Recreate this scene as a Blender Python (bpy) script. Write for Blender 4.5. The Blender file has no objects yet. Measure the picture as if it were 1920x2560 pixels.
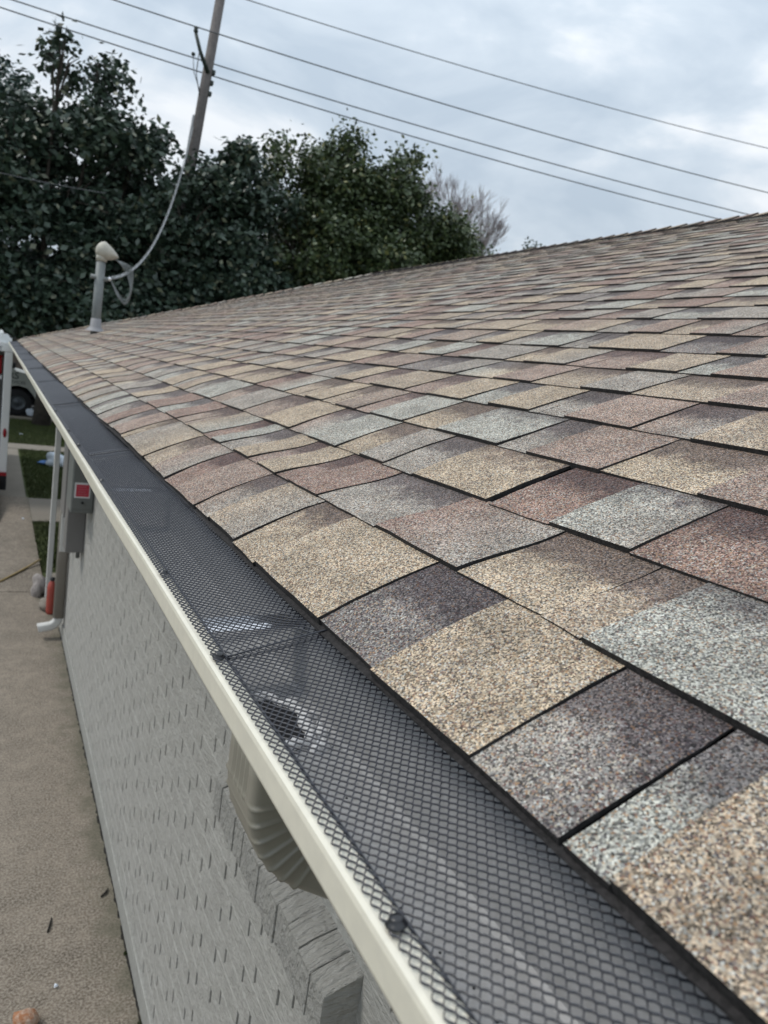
import bpy, math, random
import numpy as np
from mathutils import Vector, Matrix
random.seed(7); rng = np.random.default_rng(7)
sc = bpy.context.scene
R = math.radians

# ---------------- camera ----------------
cd = bpy.data.cameras.new("camera"); cam = bpy.data.objects.new("camera", cd)
sc.collection.objects.link(cam); sc.camera = cam
CAM = Vector((0, 0, 2.75))
# world axes expressed through camera axes (columns: camera right, up, back)
Mx = Matrix(((0.8794, -0.04568, -0.47389), (-0.45331, 0.22386, -0.86278), (0.1455, 0.97355, 0.17615)))
Rm = Matrix.Identity(3)
Rm[0] = Vector((Mx[0][0], Mx[0][1], Mx[0][2])); Rm[1] = Vector((Mx[1][0], Mx[1][1], Mx[1][2])); Rm[2] = Vector((Mx[2][0], Mx[2][1], Mx[2][2]))
fwd_check = Rm @ Vector((0, 0, -1))
cam.matrix_world = Matrix.Translation(CAM) @ Rm.to_4x4()
cd.sensor_fit = 'VERTICAL'; cd.sensor_height = 36.0; cd.lens = 36.0 * 1850 / 2560
cd.clip_start = 0.02; cd.clip_end = 2000
cd.dof.use_dof = True; cd.dof.focus_distance = 0.95; cd.dof.aperture_fstop = cd.lens / 2.9
sc.render.resolution_x = 768; sc.render.resolution_y = 1024

# ---------------- world and sun ----------------
world = bpy.data.worlds.new("World"); sc.world = world; world.use_nodes = True
wn = world.node_tree; wn.nodes.clear()
def N(nt, typ, **kw):
    n = nt.nodes.new(typ)
    for k, v in kw.items():
        if k in n.inputs: n.inputs[k].default_value = v
        else: setattr(n, k, v)
    return n
SUN_EL, SUN_AZ = 52, 296
out = N(wn, 'ShaderNodeOutputWorld')
sky = N(wn, 'ShaderNodeTexSky'); sky.sky_type = 'NISHITA'; sky.sun_disc = False
sky.sun_elevation = R(SUN_EL); sky.sun_rotation = R(SUN_AZ)
bg1 = N(wn, 'ShaderNodeBackground'); bg1.inputs['Strength'].default_value = 0.1
wn.links.new(sky.outputs[0], bg1.inputs[0])
tc = N(wn, 'ShaderNodeTexCoord')
mp = N(wn, 'ShaderNodeMapping'); mp.inputs['Scale'].default_value = (1.0, 1.0, 2.2)
wn.links.new(tc.outputs['Generated'], mp.inputs[0])
n1 = N(wn, 'ShaderNodeTexNoise'); n1.inputs['Scale'].default_value = 4.2; n1.inputs['Detail'].default_value = 7; n1.inputs['Roughness'].default_value = .52; n1.inputs['Distortion'].default_value = .35
wn.links.new(mp.outputs[0], n1.inputs['Vector'])
cr = N(wn, 'ShaderNodeValToRGB'); e = cr.color_ramp.elements
e[0].position = .37; e[0].color = (.43, .505, .585, 1); e[1].position = .63; e[1].color = (.76, .79, .82, 1)
m_ = e.new(.50); m_.color = (.535, .605, .675, 1)
wn.links.new(n1.outputs[0], cr.inputs[0])
sep = N(wn, 'ShaderNodeSeparateXYZ'); wn.links.new(tc.outputs['Generated'], sep.inputs[0])
ma = N(wn, 'ShaderNodeMath', operation='MULTIPLY_ADD'); ma.inputs[1].default_value = 1.15; ma.inputs[2].default_value = .86
ma.use_clamp = False; wn.links.new(sep.outputs['Z'], ma.inputs[0])
mx_ = N(wn, 'ShaderNodeMath', operation='MAXIMUM'); mx_.inputs[1].default_value = .6; wn.links.new(ma.outputs[0], mx_.inputs[0])
bg2 = N(wn, 'ShaderNodeBackground'); wn.links.new(cr.outputs[0], bg2.inputs[0]); wn.links.new(mx_.outputs[0], bg2.inputs[1])
ms = N(wn, 'ShaderNodeMixShader'); ms.inputs[0].default_value = .9
wn.links.new(bg1.outputs[0], ms.inputs[1]); wn.links.new(bg2.outputs[0], ms.inputs[2]); wn.links.new(ms.outputs[0], out.inputs[0])

sd = bpy.data.lights.new("sun", 'SUN'); sd.energy = 1.5; sd.angle = R(14); sd.color = (1, .95, .87)
sun = bpy.data.objects.new("sun", sd); sc.collection.objects.link(sun)
az = R(SUN_AZ); el = R(SUN_EL)
sdir = Vector((math.sin(az) * math.cos(el), math.cos(az) * math.cos(el), math.sin(el)))
sun.rotation_euler = sdir.to_track_quat('Z', 'Y').to_euler()

sc.view_settings.view_transform = 'Standard'; sc.view_settings.look = 'None'
sc.view_settings.exposure = 0.15; sc.view_settings.gamma = 1
sc.view_settings.use_curve_mapping = False

# ---------------- helpers ----------------
def tag(o, label=None, cat=None, group=None, kind=None):
    if label: o['label'] = label
    if cat: o['category'] = cat
    if group: o['group'] = group
    if kind: o['kind'] = kind
    return o
def link(o, parent=None):
    sc.collection.objects.link(o)
    if parent:
        o.parent = parent
        w = parent
        loc = Vector((0, 0, 0)); 
        while w: loc += w.location; w = w.parent
        o.location = o.location - loc
    return o
def thing(name, loc, label, cat, group=None):
    o = bpy.data.objects.new(name, None); o.location = loc; o.empty_display_size = .1
    sc.collection.objects.link(o); return tag(o, label, cat, group)
class MB:
    def __init__(s): s.v = []; s.f = []; s.sm = []
    def add(s, vs, fs, smooth=False):
        b = len(s.v); s.v += [tuple(v) for v in vs]; s.f += [tuple(i + b for i in f) for f in fs]; s.sm += [smooth] * len(fs); return s
    def box(s, x0, x1, y0, y1, z0, z1, bev=0):
        if bev:
            b = bev
            vs = []
            for z, i in ((z0, b), (z0 + b, 0), (z1 - b, 0), (z1, b)):
                vs += [(x0 + i, y0 + b, z), (x0 + b, y0 + i, z), (x1 - b, y0 + i, z), (x1 - i, y0 + b, z), (x1 - i, y1 - b, z), (x1 - b, y1 - i, z), (x0 + b, y1 - i, z), (x0 + i, y1 - b, z)]
            fs = [tuple(range(7, -1, -1)), tuple(range(24, 32))]
            for l in range(3):
                for k in range(8): a = l * 8 + k; c = l * 8 + (k + 1) % 8; fs.append((a, c, c + 8, a + 8))
            return s.add(vs, fs)
        vs = [(x0, y0, z0), (x1, y0, z0), (x1, y1, z0), (x0, y1, z0), (x0, y0, z1), (x1, y0, z1), (x1, y1, z1), (x0, y1, z1)]
        return s.add(vs, [(3, 2, 1, 0), (4, 5, 6, 7), (0, 1, 5, 4), (1, 2, 6, 5), (2, 3, 7, 6), (3, 0, 4, 7)])
    def tube(s, pts, r, n=8, cap=True):
        pts = [Vector(p) for p in pts]; rr = r if isinstance(r, (list, tuple)) else [r] * len(pts)
        vs = []; up0 = None
        for i, p in enumerate(pts):
            d = (pts[min(i + 1, len(pts) - 1)] - pts[max(i - 1, 0)]).normalized()
            if up0 is None: up0 = d.orthogonal().normalized()
            a = (up0 - d * up0.dot(d)).normalized(); up0 = a; b = d.cross(a)
            for k in range(n):
                t = 2 * math.pi * k / n; vs.append(p + (a * math.cos(t) + b * math.sin(t)) * rr[i])
        fs = []
        for i in range(len(pts) - 1):
            for k in range(n): fs.append((i * n + k, i * n + (k + 1) % n, (i + 1) * n + (k + 1) % n, (i + 1) * n + k))
        s.add(vs, fs, True)
        if cap:
            b = len(s.v) - len(vs)
            s.f.append(tuple(b + k for k in range(n - 1, -1, -1))); s.f.append(tuple(b + (len(pts) - 1) * n + k for k in range(n))); s.sm += [False] * 2
        return s
    def sweep(s, sections, closed=True, smooth=False, cap=False):
        n = len(sections[0]); vs = [p for sec in sections for p in sec]; fs = []
        for i in range(len(sections) - 1):
            for k in range(n if closed else n - 1):
                fs.append((i * n + k, i * n + (k + 1) % n, (i + 1) * n + (k + 1) % n, (i + 1) * n + k))
        s.add(vs, fs, smooth)
        if cap:
            b = len(s.v) - len(vs)
            s.f.append(tuple(b + k for k in range(n - 1, -1, -1))); s.f.append(tuple(b + (len(sections) - 1) * n + k for k in range(n))); s.sm += [False] * 2
        return s
    def lathe(s, cx, cy, prof, n=20, axis='Z'):
        secs = []
        for r, h in prof:
            sec = []
            for k in range(n):
                t = 2 * math.pi * k / n
                if axis == 'Z': sec.append((cx + r * math.cos(t), cy + r * math.sin(t), h))
            secs.append(sec)
        return s.sweep(secs, True, True)
    def mesh(s, name, mat):
        me = bpy.data.meshes.new(name); me.from_pydata(s.v, [], s.f)
        me.polygons.foreach_set('use_smooth', s.sm); 
        if mat: me.materials.append(mat)
        me.update(); return me
    def build(s, name, mat, parent=None, label=None, kind=None):
        o = bpy.data.objects.new(name, s.mesh(name, mat)); link(o, parent)
        if label: o['label'] = label
        if kind: o['kind'] = kind
        return o
def npmesh(name, verts, quads, mat, smooth=False):
    me = bpy.data.meshes.new(name); nv = len(verts); nf = len(quads); k = quads.shape[1]
    me.vertices.add(nv); me.vertices.foreach_set('co', np.asarray(verts, np.float32).ravel())
    me.loops.add(nf * k); me.loops.foreach_set('vertex_index', np.asarray(quads, np.int32).ravel())
    me.polygons.add(nf); me.polygons.foreach_set('loop_start', np.arange(0, nf * k, k, dtype=np.int32)); me.polygons.foreach_set('loop_total', np.full(nf, k, np.int32))
    me.polygons.foreach_set('use_smooth', np.full(nf, smooth))
    if mat: me.materials.append(mat)
    me.update(calc_edges=True); me.validate(); return me

def mat(name, col, rough=.7, metal=0, spec=.5, noise=None, bump=None, trans=0):
    """noise=(scale, amount, colour2) ; bump=(scale, strength, dist[, stretch])"""
    m = bpy.data.materials.new(name); m.use_nodes = True; nt = m.node_tree; b = nt.nodes['Principled BSDF']
    b.inputs['Base Color'].default_value = (*col, 1); b.inputs['Roughness'].default_value = rough
    b.inputs['Metallic'].default_value = metal; b.inputs['Specular IOR Level'].default_value = spec
    t = N(nt, 'ShaderNodeTexCoord')
    if noise:
        layers = noise if isinstance(noise, list) else [noise]
        prev = None
        for (s_, a_, c2) in layers:
            nn = N(nt, 'ShaderNodeTexNoise'); nn.inputs['Scale'].default_value = s_; nn.inputs['Detail'].default_value = 6; nn.inputs['Roughness'].default_value = .65
            nt.links.new(t.outputs['Object'], nn.inputs['Vector'])
            r_ = N(nt, 'ShaderNodeMapRange'); r_.inputs['From Min'].default_value = .42; r_.inputs['From Max'].default_value = .60; r_.inputs['To Max'].default_value = a_
            nt.links.new(nn.outputs[0], r_.inputs['Value'])
            mi = N(nt, 'ShaderNodeMix', data_type='RGBA'); mi.inputs[7].default_value = (*c2, 1)
            if prev: nt.links.new(prev, mi.inputs[6])
            else: mi.inputs[6].default_value = (*col, 1)
            nt.links.new(r_.outputs[0], mi.inputs[0]); prev = mi.outputs[2]
        nt.links.new(prev, b.inputs['Base Color'])
    if bump:
        layers = bump if isinstance(bump, list) else [bump]; prevn = None
        for bb in layers:
            mpp = N(nt, 'ShaderNodeMapping'); nt.links.new(t.outputs['Object'], mpp.inputs[0])
            if len(bb) > 3: mpp.inputs['Scale'].default_value = bb[3]
            if len(bb) > 4: mpp.inputs['Rotation'].default_value = bb[4]
            nn = N(nt, 'ShaderNodeTexNoise'); nn.inputs['Scale'].default_value = bb[0]; nn.inputs['Detail'].default_value = 5; nn.inputs['Roughness'].default_value = .6
            nt.links.new(mpp.outputs[0], nn.inputs['Vector'])
            bn = N(nt, 'ShaderNodeBump'); bn.inputs['Strength'].default_value = bb[1]; bn.inputs['Distance'].default_value = bb[2]
            nt.links.new(nn.outputs[0], bn.inputs['Height'])
            if prevn: nt.links.new(prevn, bn.inputs['Normal'])
            prevn = bn.outputs[0]
        nt.links.new(prevn, b.inputs['Normal'])
    return m

# ---------------- materials ----------------
def shingle_mat():
    m = bpy.data.materials.new('mineral_granules'); m.use_nodes = True; nt = m.node_tree; b = nt.nodes['Principled BSDF']
    b.inputs['Roughness'].default_value = .85; b.inputs['Specular IOR Level'].default_value = .35
    t = N(nt, 'ShaderNodeTexCoord')
    at = N(nt, 'ShaderNodeAttribute', attribute_name='tint'); ab = N(nt, 'ShaderNodeAttribute', attribute_name='band')
    v = N(nt, 'ShaderNodeTexVoronoi'); v.inputs['Scale'].default_value = 640
    nt.links.new(t.outputs['Object'], v.inputs['Vector'])
    sv = N(nt, 'ShaderNodeSeparateColor'); nt.links.new(v.outputs['Color'], sv.inputs[0])
    # each granule: brightness
    r1 = N(nt, 'ShaderNodeMapRange'); r1.inputs['To Min'].default_value = .16; r1.inputs['To Max'].default_value = 2.2
    pw = N(nt, 'ShaderNodeMath', operation='POWER'); pw.inputs[1].default_value = 1.35; nt.links.new(sv.outputs[0], pw.inputs[0])
    nt.links.new(pw.outputs[0], r1.inputs['Value'])
    vm = N(nt, 'ShaderNodeVectorMath', operation='SCALE'); nt.links.new(at.outputs['Color'], vm.inputs[0]); nt.links.new(r1.outputs[0], vm.inputs['Scale'])
    # odd granules of other colours
    cr = N(nt, 'ShaderNodeValToRGB'); cr.color_ramp.interpolation = 'CONSTANT'; el = cr.color_ramp.elements
    el[0].position = 0; el[0].color = (.075, .065, .075, 1); el[1].position = .28; el[1].color = (.36, .22, .12, 1)
    for p_, c_ in ((.44, (.33, .335, .315, 1)), (.66, (.16, .075, .06, 1)), (.8, (.50, .45, .36, 1)), (.93, (.62, .62, .58, 1))):
        q = el.new(p_); q.color = c_
    nt.links.new(sv.outputs[1], cr.inputs[0])
    gt = N(nt, 'ShaderNodeMath', operation='GREATER_THAN'); gt.inputs[1].default_value = .62; nt.links.new(sv.outputs[2], gt.inputs[0])
    g2 = N(nt, 'ShaderNodeMath', operation='MULTIPLY'); g2.inputs[1].default_value = .75; nt.links.new(gt.outputs[0], g2.inputs[0])
    mi = N(nt, 'ShaderNodeMix', data_type='RGBA'); nt.links.new(g2.outputs[0], mi.inputs[0]); nt.links.new(vm.outputs[0], mi.inputs[6]); nt.links.new(cr.outputs[0], mi.inputs[7])
    # cloudy blend between granule drops
    n2 = N(nt, 'ShaderNodeTexNoise'); n2.inputs['Scale'].default_value = 16; n2.inputs['Detail'].default_value = 4; nt.links.new(t.outputs['Object'], n2.inputs['Vector'])
    r2 = N(nt, 'ShaderNodeMapRange'); r2.inputs['From Min'].default_value = .3; r2.inputs['From Max'].default_value = .7; r2.inputs['To Min'].default_value = .76; r2.inputs['To Max'].default_value = 1.2
    nt.links.new(n2.outputs[0], r2.inputs['Value'])
    vm2 = N(nt, 'ShaderNodeVectorMath', operation='SCALE'); nt.links.new(mi.outputs[2], vm2.inputs[0]); nt.links.new(r2.outputs[0], vm2.inputs['Scale'])
    # printed dark band, ragged edge
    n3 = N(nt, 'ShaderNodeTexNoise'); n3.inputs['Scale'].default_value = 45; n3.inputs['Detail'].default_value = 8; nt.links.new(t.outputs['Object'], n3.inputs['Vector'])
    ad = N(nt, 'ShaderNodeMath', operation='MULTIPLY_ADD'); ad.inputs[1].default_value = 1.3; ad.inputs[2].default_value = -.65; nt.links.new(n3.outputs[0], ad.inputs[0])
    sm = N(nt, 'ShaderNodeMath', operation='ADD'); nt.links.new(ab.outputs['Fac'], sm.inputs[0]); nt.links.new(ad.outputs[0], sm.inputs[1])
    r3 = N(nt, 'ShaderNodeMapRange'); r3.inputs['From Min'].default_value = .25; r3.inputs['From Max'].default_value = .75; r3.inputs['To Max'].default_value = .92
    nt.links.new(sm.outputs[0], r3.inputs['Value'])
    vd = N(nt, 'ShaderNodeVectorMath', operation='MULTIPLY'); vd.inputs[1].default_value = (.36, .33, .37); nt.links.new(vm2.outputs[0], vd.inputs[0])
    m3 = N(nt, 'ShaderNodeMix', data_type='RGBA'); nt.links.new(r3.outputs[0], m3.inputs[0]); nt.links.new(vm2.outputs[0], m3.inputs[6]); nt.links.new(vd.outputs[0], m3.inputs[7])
    nt.links.new(m3.outputs[2], b.inputs['Base Color'])
    bn = N(nt, 'ShaderNodeBump'); bn.inputs['Strength'].default_value = .8; bn.inputs['Distance'].default_value = .0012; bn.invert = True
    nt.links.new(v.outputs['Distance'], bn.inputs['Height']); nt.links.new(bn.outputs[0], b.inputs['Normal'])
    return m
M = {}
M['shingle'] = shingle_mat()
M['asphalt_edge'] = mat('asphalt_edge', (.012, .011, .011), .95, noise=(180, .5, (.05, .045, .045)), bump=(300, .6, .002))
M['felt'] = mat('roof_deck', (.03, .028, .028), .95)
M['gutter'] = mat('cream_aluminium', (.70, .665, .56), .32, spec=.5, noise=[(6, .12, (.60, .57, .47)), (60, .18, (.5, .48, .43)), (25, .12, (.42, .40, .34))], bump=(5, .08, .004))
M['gutter_in'] = mat('gutter_inside', (.47, .47, .475), .4, noise=[(9, .35, (.38, .39, .40)), (70, .25, (.26, .25, .23))], bump=(30, .1, .002))
M['bracket'] = mat('bright_aluminium', (.88, .89, .92), .22, metal=.9)
M['mesh'] = mat('black_coated_metal', (.020, .022, .031), .38, spec=.6, bump=(400, .2, .0003))
M['screw'] = mat('black_screw', (.012, .012, .014), .3, spec=.6)
M['sealant'] = mat('white_sealant', (.92, .92, .93), .45, bump=(60, .8, .006))
M['hole'] = mat('outlet_dark', (.006, .006, .008), .9)
M['paint'] = mat('grey_painted_brick', (.36, .355, .33), .72, noise=[(3, .7, (.28, .275, .255)), (12, .55, (.43, .425, .40)), (45, .6, (.28, .275, .255)), (3, .12, (.48, .475, .45))],
                 bump=[(18, .9, .014), (85, 1.0, .008, (1, .45, 1.5), (R(30), 0, 0))])
M['rowlock'] = mat('grey_painted_rough_brick', (.36, .355, .33), .75, noise=[(8, .3, (.28, .275, .26)), (60, .25, (.42, .415, .40))],
                   bump=[(20, .8, .012), (42, 1.0, .03, (.22, 1.8, 1.0), (0, 0, R(18)))])
M['found'] = mat('grey_painted_foundation', (.33, .33, .31), .7, noise=[(12, .5, (.25, .25, .23)), (40, .4, (.20, .195, .175))], bump=(30, .3, .004))
M['downspout'] = mat('beige_downspout', (.235, .222, .185), .34, noise=(7, .2, (.20, .19, .16)), bump=(8, .08, .004))
M['pipe_grey'] = mat('grey_brown_downspout', (.25, .235, .21), .45, noise=(6, .3, (.19, .175, .155)))
M['white_trim'] = mat('white_trim', (.55, .55, .53), .6, noise=(9, .25, (.42, .41, .39)))
M['box_grey'] = mat('grey_enamel', (.135, .145, .14), .5, noise=(7, .3, (.11, .115, .11)))
M['box_grey2'] = mat('grey_enamel_light', (.16, .155, .15), .55, noise=(7, .3, (.12, .115, .11)))
M['red_label'] = mat('red_sticker', (.42, .025, .05), .5)
M['white_label'] = mat('white_sticker', (.62, .62, .64), .5)
M['pink'] = mat('pink_marking', (.50, .13, .19), .8, noise=(30, .9, (.28, .2, .2)))
M['concrete'] = mat('concrete_driveway', (.165, .133, .102), .9,
                    noise=[(.9, .9, (.085, .067, .050)), (3.5, .75, (.23, .19, .15)), (15, .6, (.08, .063, .048)), (90, .75, (.36, .32, .265))], bump=[(220, .35, .003), (9, .25, .012)])
M['concrete2'] = mat('concrete_path', (.21, .19, .16), .9, noise=[(2, .4, (.16, .14, .115)), (60, .4, (.27, .24, .20))], bump=(120, .3, .005))
M['moss'] = mat('dirt_and_moss', (.10, .095, .06), 1, noise=[(20, .7, (.045, .04, .03)), (9, .4, (.14, .13, .10))], bump=(60, 1, .02))
M['soil'] = mat('dark_soil', (.02, .018, .015), 1, bump=(60, 1, .02))
M['grass'] = mat('lawn', (.060, .085, .022), .95, noise=[(.7, .6, (.045, .06, .022)), (5, .5, (.10, .11, .035)), (40, .5, (.035, .05, .012))], bump=(60, .8, .03))
M['road'] = mat('asphalt', (.06, .06, .058), .9, noise=(9, .5, (.09, .088, .082)), bump=(90, .4, .006))
M['granite'] = mat('boulder', (.26, .235, .22), .85, noise=[(9, .7, (.14, .12, .115)), (30, .4, (.42, .39, .37))], bump=(14, .8, .04))
M['hose'] = mat('yellow_hose', (.36, .27, .12), .5, noise=(30, .3, (.25, .18, .08)))
M['redplastic'] = mat('red_plastic', (.36, .06, .04), .5, noise=(12, .4, (.22, .05, .04)))
M['orange_brick'] = mat('orange_brick', (.34, .15, .07), .9, noise=[(14, .5, (.22, .09, .045)), (26, .7, (.55, .46, .38))], bump=(60, .8, .01))
M['wood_pole'] = mat('weathered_pole', (.135, .12, .118), .9, noise=[(3, .5, (.08, .072, .07)), (16, .5, (.19, .175, .165))], bump=(14, .6, .03, (3, 3, .2)))
M['iron'] = mat('dark_iron', (.02, .03, .025), .6)
M['wire'] = mat('grey_wire', (.10, .105, .115), .6)
M['alu_wire'] = mat('bare_aluminium_wire', (.26, .275, .29), .5, metal=.2)
M['galv'] = mat('galvanised_pipe', (.18, .195, .195), .55, noise=(9, .5, (.12, .135, .135)))
M['weatherhead'] = mat('cream_weatherhead', (.42, .40, .34), .5, noise=(20, .5, (.28, .275, .24)))
M['lead'] = mat('lead_flashing', (.24, .24, .25), .6, noise=(20, .4, (.17, .17, .18)))
M['bark'] = mat('bark', (.07, .058, .048), .95, noise=(8, .6, (.035, .03, .025)), bump=(12, .8, .04))
M['vanwhite'] = mat('white_vehicle_paint', (.66, .68, .68), .35, noise=(4, .12, (.5, .52, .52)))
M['dirtywhite'] = mat('cream_truck_paint', (.42, .43, .40), .4, noise=(5, .2, (.33, .33, .30)))
M['rubber'] = mat('tyre_rubber', (.012, .012, .014), .8)
M['rim'] = mat('wheel_steel', (.07, .08, .09), .45, metal=.4)
M['black'] = mat('black_plastic', (.008, .009, .011), .6)
M['redlens'] = mat('red_lens', (.25, .008, .015), .25)
M['redcrate'] = mat('red_crate', (.42, .008, .012), .5)
M['glass'] = mat('dark_glass', (.010, .014, .016), .08, spec=.8)
M['lettering'] = mat('grey_lettering', (.09, .10, .10), .6)
M['bagwhite'] = mat('white_bag', (.66, .72, .80), .6, bump=(20, .8, .03))
M['bagblue'] = mat('blue_bag', (.10, .22, .50), .6, bump=(20, .8, .03))
M['plank'] = mat('tan_plank', (.36, .19, .09), .8, noise=(12, .5, (.26, .13, .06)), bump=(20, .3, .01, (6, 1, 1)))
M['darkpaint'] = mat('dark_car_paint', (.012, .014, .022), .25)
M['siding'] = mat('brown_board', (.13, .105, .085), .85, noise=(6, .5, (.09, .07, .06)))
M['shade_roof'] = mat('grey_roofing', (.12, .115, .11), .9, noise=(12, .5, (.08, .08, .08)))
M['soffit'] = mat('soffit_white', (.55, .55, .52), .6)
def leafmat(name, c1, c2, c3):
    m = bpy.data.materials.new(name); m.use_nodes = True; nt = m.node_tree; b = nt.nodes['Principled BSDF']
    b.inputs['Roughness'].default_value = .42; b.inputs['Specular IOR Level'].default_value = .45
    a = N(nt, 'ShaderNodeAttribute', attribute_name='leaf')
    cr = N(nt, 'ShaderNodeValToRGB'); e = cr.color_ramp.elements; e[0].color = (*c1, 1); e[1].color = (*c3, 1); e[1].position = 1
    k = e.new(.7); k.color = (*c2, 1); nt.links.new(a.outputs['Fac'], cr.inputs[0]); nt.links.new(cr.outputs[0], b.inputs['Base Color'])
    return m
M['leaf_dark'] = leafmat('magnolia_leaves', (.022, .040, .030), (.060, .090, .062), (.17, .18, .12))
M['leaf_olive'] = leafmat('oak_leaves', (.036, .058, .028), (.085, .115, .048), (.19, .19, .07))
M['leaf_far'] = leafmat('cedar_foliage', (.035, .065, .055), (.06, .10, .08), (.08, .12, .09))

# damp green-brown staining of the concrete along the foot of the wall
nt = M['concrete'].node_tree; b = nt.nodes['Principled BSDF']; old = b.inputs['Base Color'].links[0].from_socket
t_ = N(nt, 'ShaderNodeTexCoord'); sx_ = N(nt, 'ShaderNodeSeparateXYZ'); nt.links.new(t_.outputs['Object'], sx_.inputs[0])
nn = N(nt, 'ShaderNodeTexNoise'); nn.inputs['Scale'].default_value = 7; nn.inputs['Detail'].default_value = 8; nt.links.new(t_.outputs['Object'], nn.inputs['Vector'])
m1 = N(nt, 'ShaderNodeMath', operation='MULTIPLY_ADD'); m1.inputs[1].default_value = .55; nt.links.new(nn.outputs[0], m1.inputs[0]); nt.links.new(sx_.outputs[0], m1.inputs[2])
m2 = N(nt, 'ShaderNodeMapRange'); m2.inputs['From Min'].default_value = .80; m2.inputs['From Max'].default_value = .97; m2.inputs['To Max'].default_value = .7; nt.links.new(m1.outputs[0], m2.inputs['Value'])
mi = N(nt, 'ShaderNodeMix', data_type='RGBA'); mi.inputs[7].default_value = (.085, .082, .055, 1); nt.links.new(m2.outputs[0], mi.inputs[0]); nt.links.new(old, mi.inputs[6]); nt.links.new(mi.outputs[2], b.inputs['Base Color'])
# ---------------- ground setting ----------------
def sheet(name, x0, x1, y0, y1, z, m, kind='structure', label=None, nx=1, ny=1):
    mb = MB(); mb.add([(x0, y0, z), (x1, y0, z), (x1, y1, z), (x0, y1, z)], [(0, 1, 2, 3)])
    return mb.build(name, m, None, label, kind)
sheet('ground', -400, 400, -300, 700, -.012, M['grass'])
sheet('driveway', -6, .672, -4, 8.27, 0.0, M['concrete'])
MB().box(-6, .60, 8.275, 13.15, -.10, .004).build('driveway_slab', M['concrete'], None, None, 'structure')
MB().box(-1.2, .575, 13.16, 18.4, -.10, .002).build('garden_path', M['concrete2'], None, None, 'structure')
MB().box(.604, 6, 11.5, 13.1, -.10, .003).build('cross_path', M['concrete2'], None, None, 'structure')
MB().box(-6, 8, 18.45, 19.25, -.10, .004).build('pavement', M['concrete2'], None, None, 'structure')
MB().box(.69, 7.3, 8.6 - 1.2, 8.9, -.10, .02).build('porch_slab', M['concrete2'], None, None, 'structure')
sheet('road', -60, 60, 24.6, 31.5, -.004, M['road'])
MB().box(-60, 60, 24.42, 24.6, -.1, .06).build('kerb', M['concrete2'], None, None, 'structure')
MB().box(.672, .69, -4, 7.3, -.06, .0015).build('soil_gap', M['soil'], None, None, 'structure')
# ragged dirt and moss line where driveway meets foundation
mb = MB(); y = 1.6
while y < 7.2:
    w = random.uniform(.002, .009) * (1.6 if random.random() < .25 else 1); l = random.uniform(.015, .05); cx = .668 + random.uniform(-.006, .003); h = random.uniform(.002, .008)
    n = 7; ring = [(cx + w * math.cos(a) * random.uniform(.7, 1.2), y + l * math.sin(a) * random.uniform(.7, 1.2), .001) for a in [2 * math.pi * k / n for k in range(n)]]
    mb.add(ring + [(cx, y, h)], [(k, (k + 1) % n, n) for k in range(n)], False); y += random.uniform(.012, .045)
mb.build('dirt_line', M['soil'], None, None, 'stuff')
tag(bpy.data.objects['dirt_line'], 'dark crumbly dirt packed in the crack between driveway and wall', 'dirt')
# grass blades (stuff)
def grass(name, rects, n, h0, h1, label):
    P = []; 
    tot = sum((r[1] - r[0]) * (r[3] - r[2]) for r in rects)
    for r in rects:
        k = int(n * (r[1] - r[0]) * (r[3] - r[2]) / tot)
        P.append(np.stack([rng.uniform(r[0], r[1], k), rng.uniform(r[2], r[3], k)], 1))
    P = np.concatenate(P); k = len(P); a = rng.uniform(0, 2 * np.pi, k); h = rng.uniform(h0, h1, k); w = .006 + h * .08
    dx = np.cos(a) * w; dy = np.sin(a) * w; lx = rng.normal(0, .4, k) * h; ly = rng.normal(0, .4, k) * h
    V = np.zeros((k, 3, 3)); V[:, 0] = np.stack([P[:, 0] - dx, P[:, 1] - dy, np.full(k, -.012)], 1); V[:, 1] = np.stack([P[:, 0] + dx, P[:, 1] + dy, np.full(k, -.012)], 1)
    V[:, 2] = np.stack([P[:, 0] + lx, P[:, 1] + ly, h], 1)
    o = bpy.data.objects.new(name, npmesh(name, V.reshape(-1, 3), np.arange(k * 3).reshape(-1, 3), M['grass'])); link(o); return tag(o, label, 'grass', None, 'stuff')
grass('grass', [(.60, 3.2, 9.0, 11.48), (.61, 3.4, 13.15, 18.4), (.2, 4, 19.3, 24.3)], 60000, .02, .05, 'short green lawn beside the path beyond the end of the wall')

# ---------------- the house ----------------
PITCH = R(22); CP, SP = math.cos(PITCH), math.sin(PITCH); EX, EZ = .31, 2.50; EXPO = .150; END = 13.15; SMAX = 4.4
house = thing('house', (.68, 3, 0), 'single storey house with grey painted brick wall under a brown blend shingle roof', 'house')
def amp(t): return (.0145 + .004 * math.sin(t * 2.1 + .6) + .0028 * math.sin(t * 5.3)) * min(1, max(.25, (t - .1) / .8))
def RP(s, t, h=0):
    a = amp(t)
    if s < .17: h -= a * (1 - s / .17) ** 2
    h -= a * .55 * math.exp(-((s - .27) / .075) ** 2)
    h += .0022 * math.sin(s * 9 + t * 1.3) * min(1, s * 3)
    tw = .0127 * max(0, t - 3.2) * s / 4.4 
    return (EX + s * CP - SP * h, t, EZ + s * SP + CP * h - tw)
def tmax(s): return END - s * CP
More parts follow.
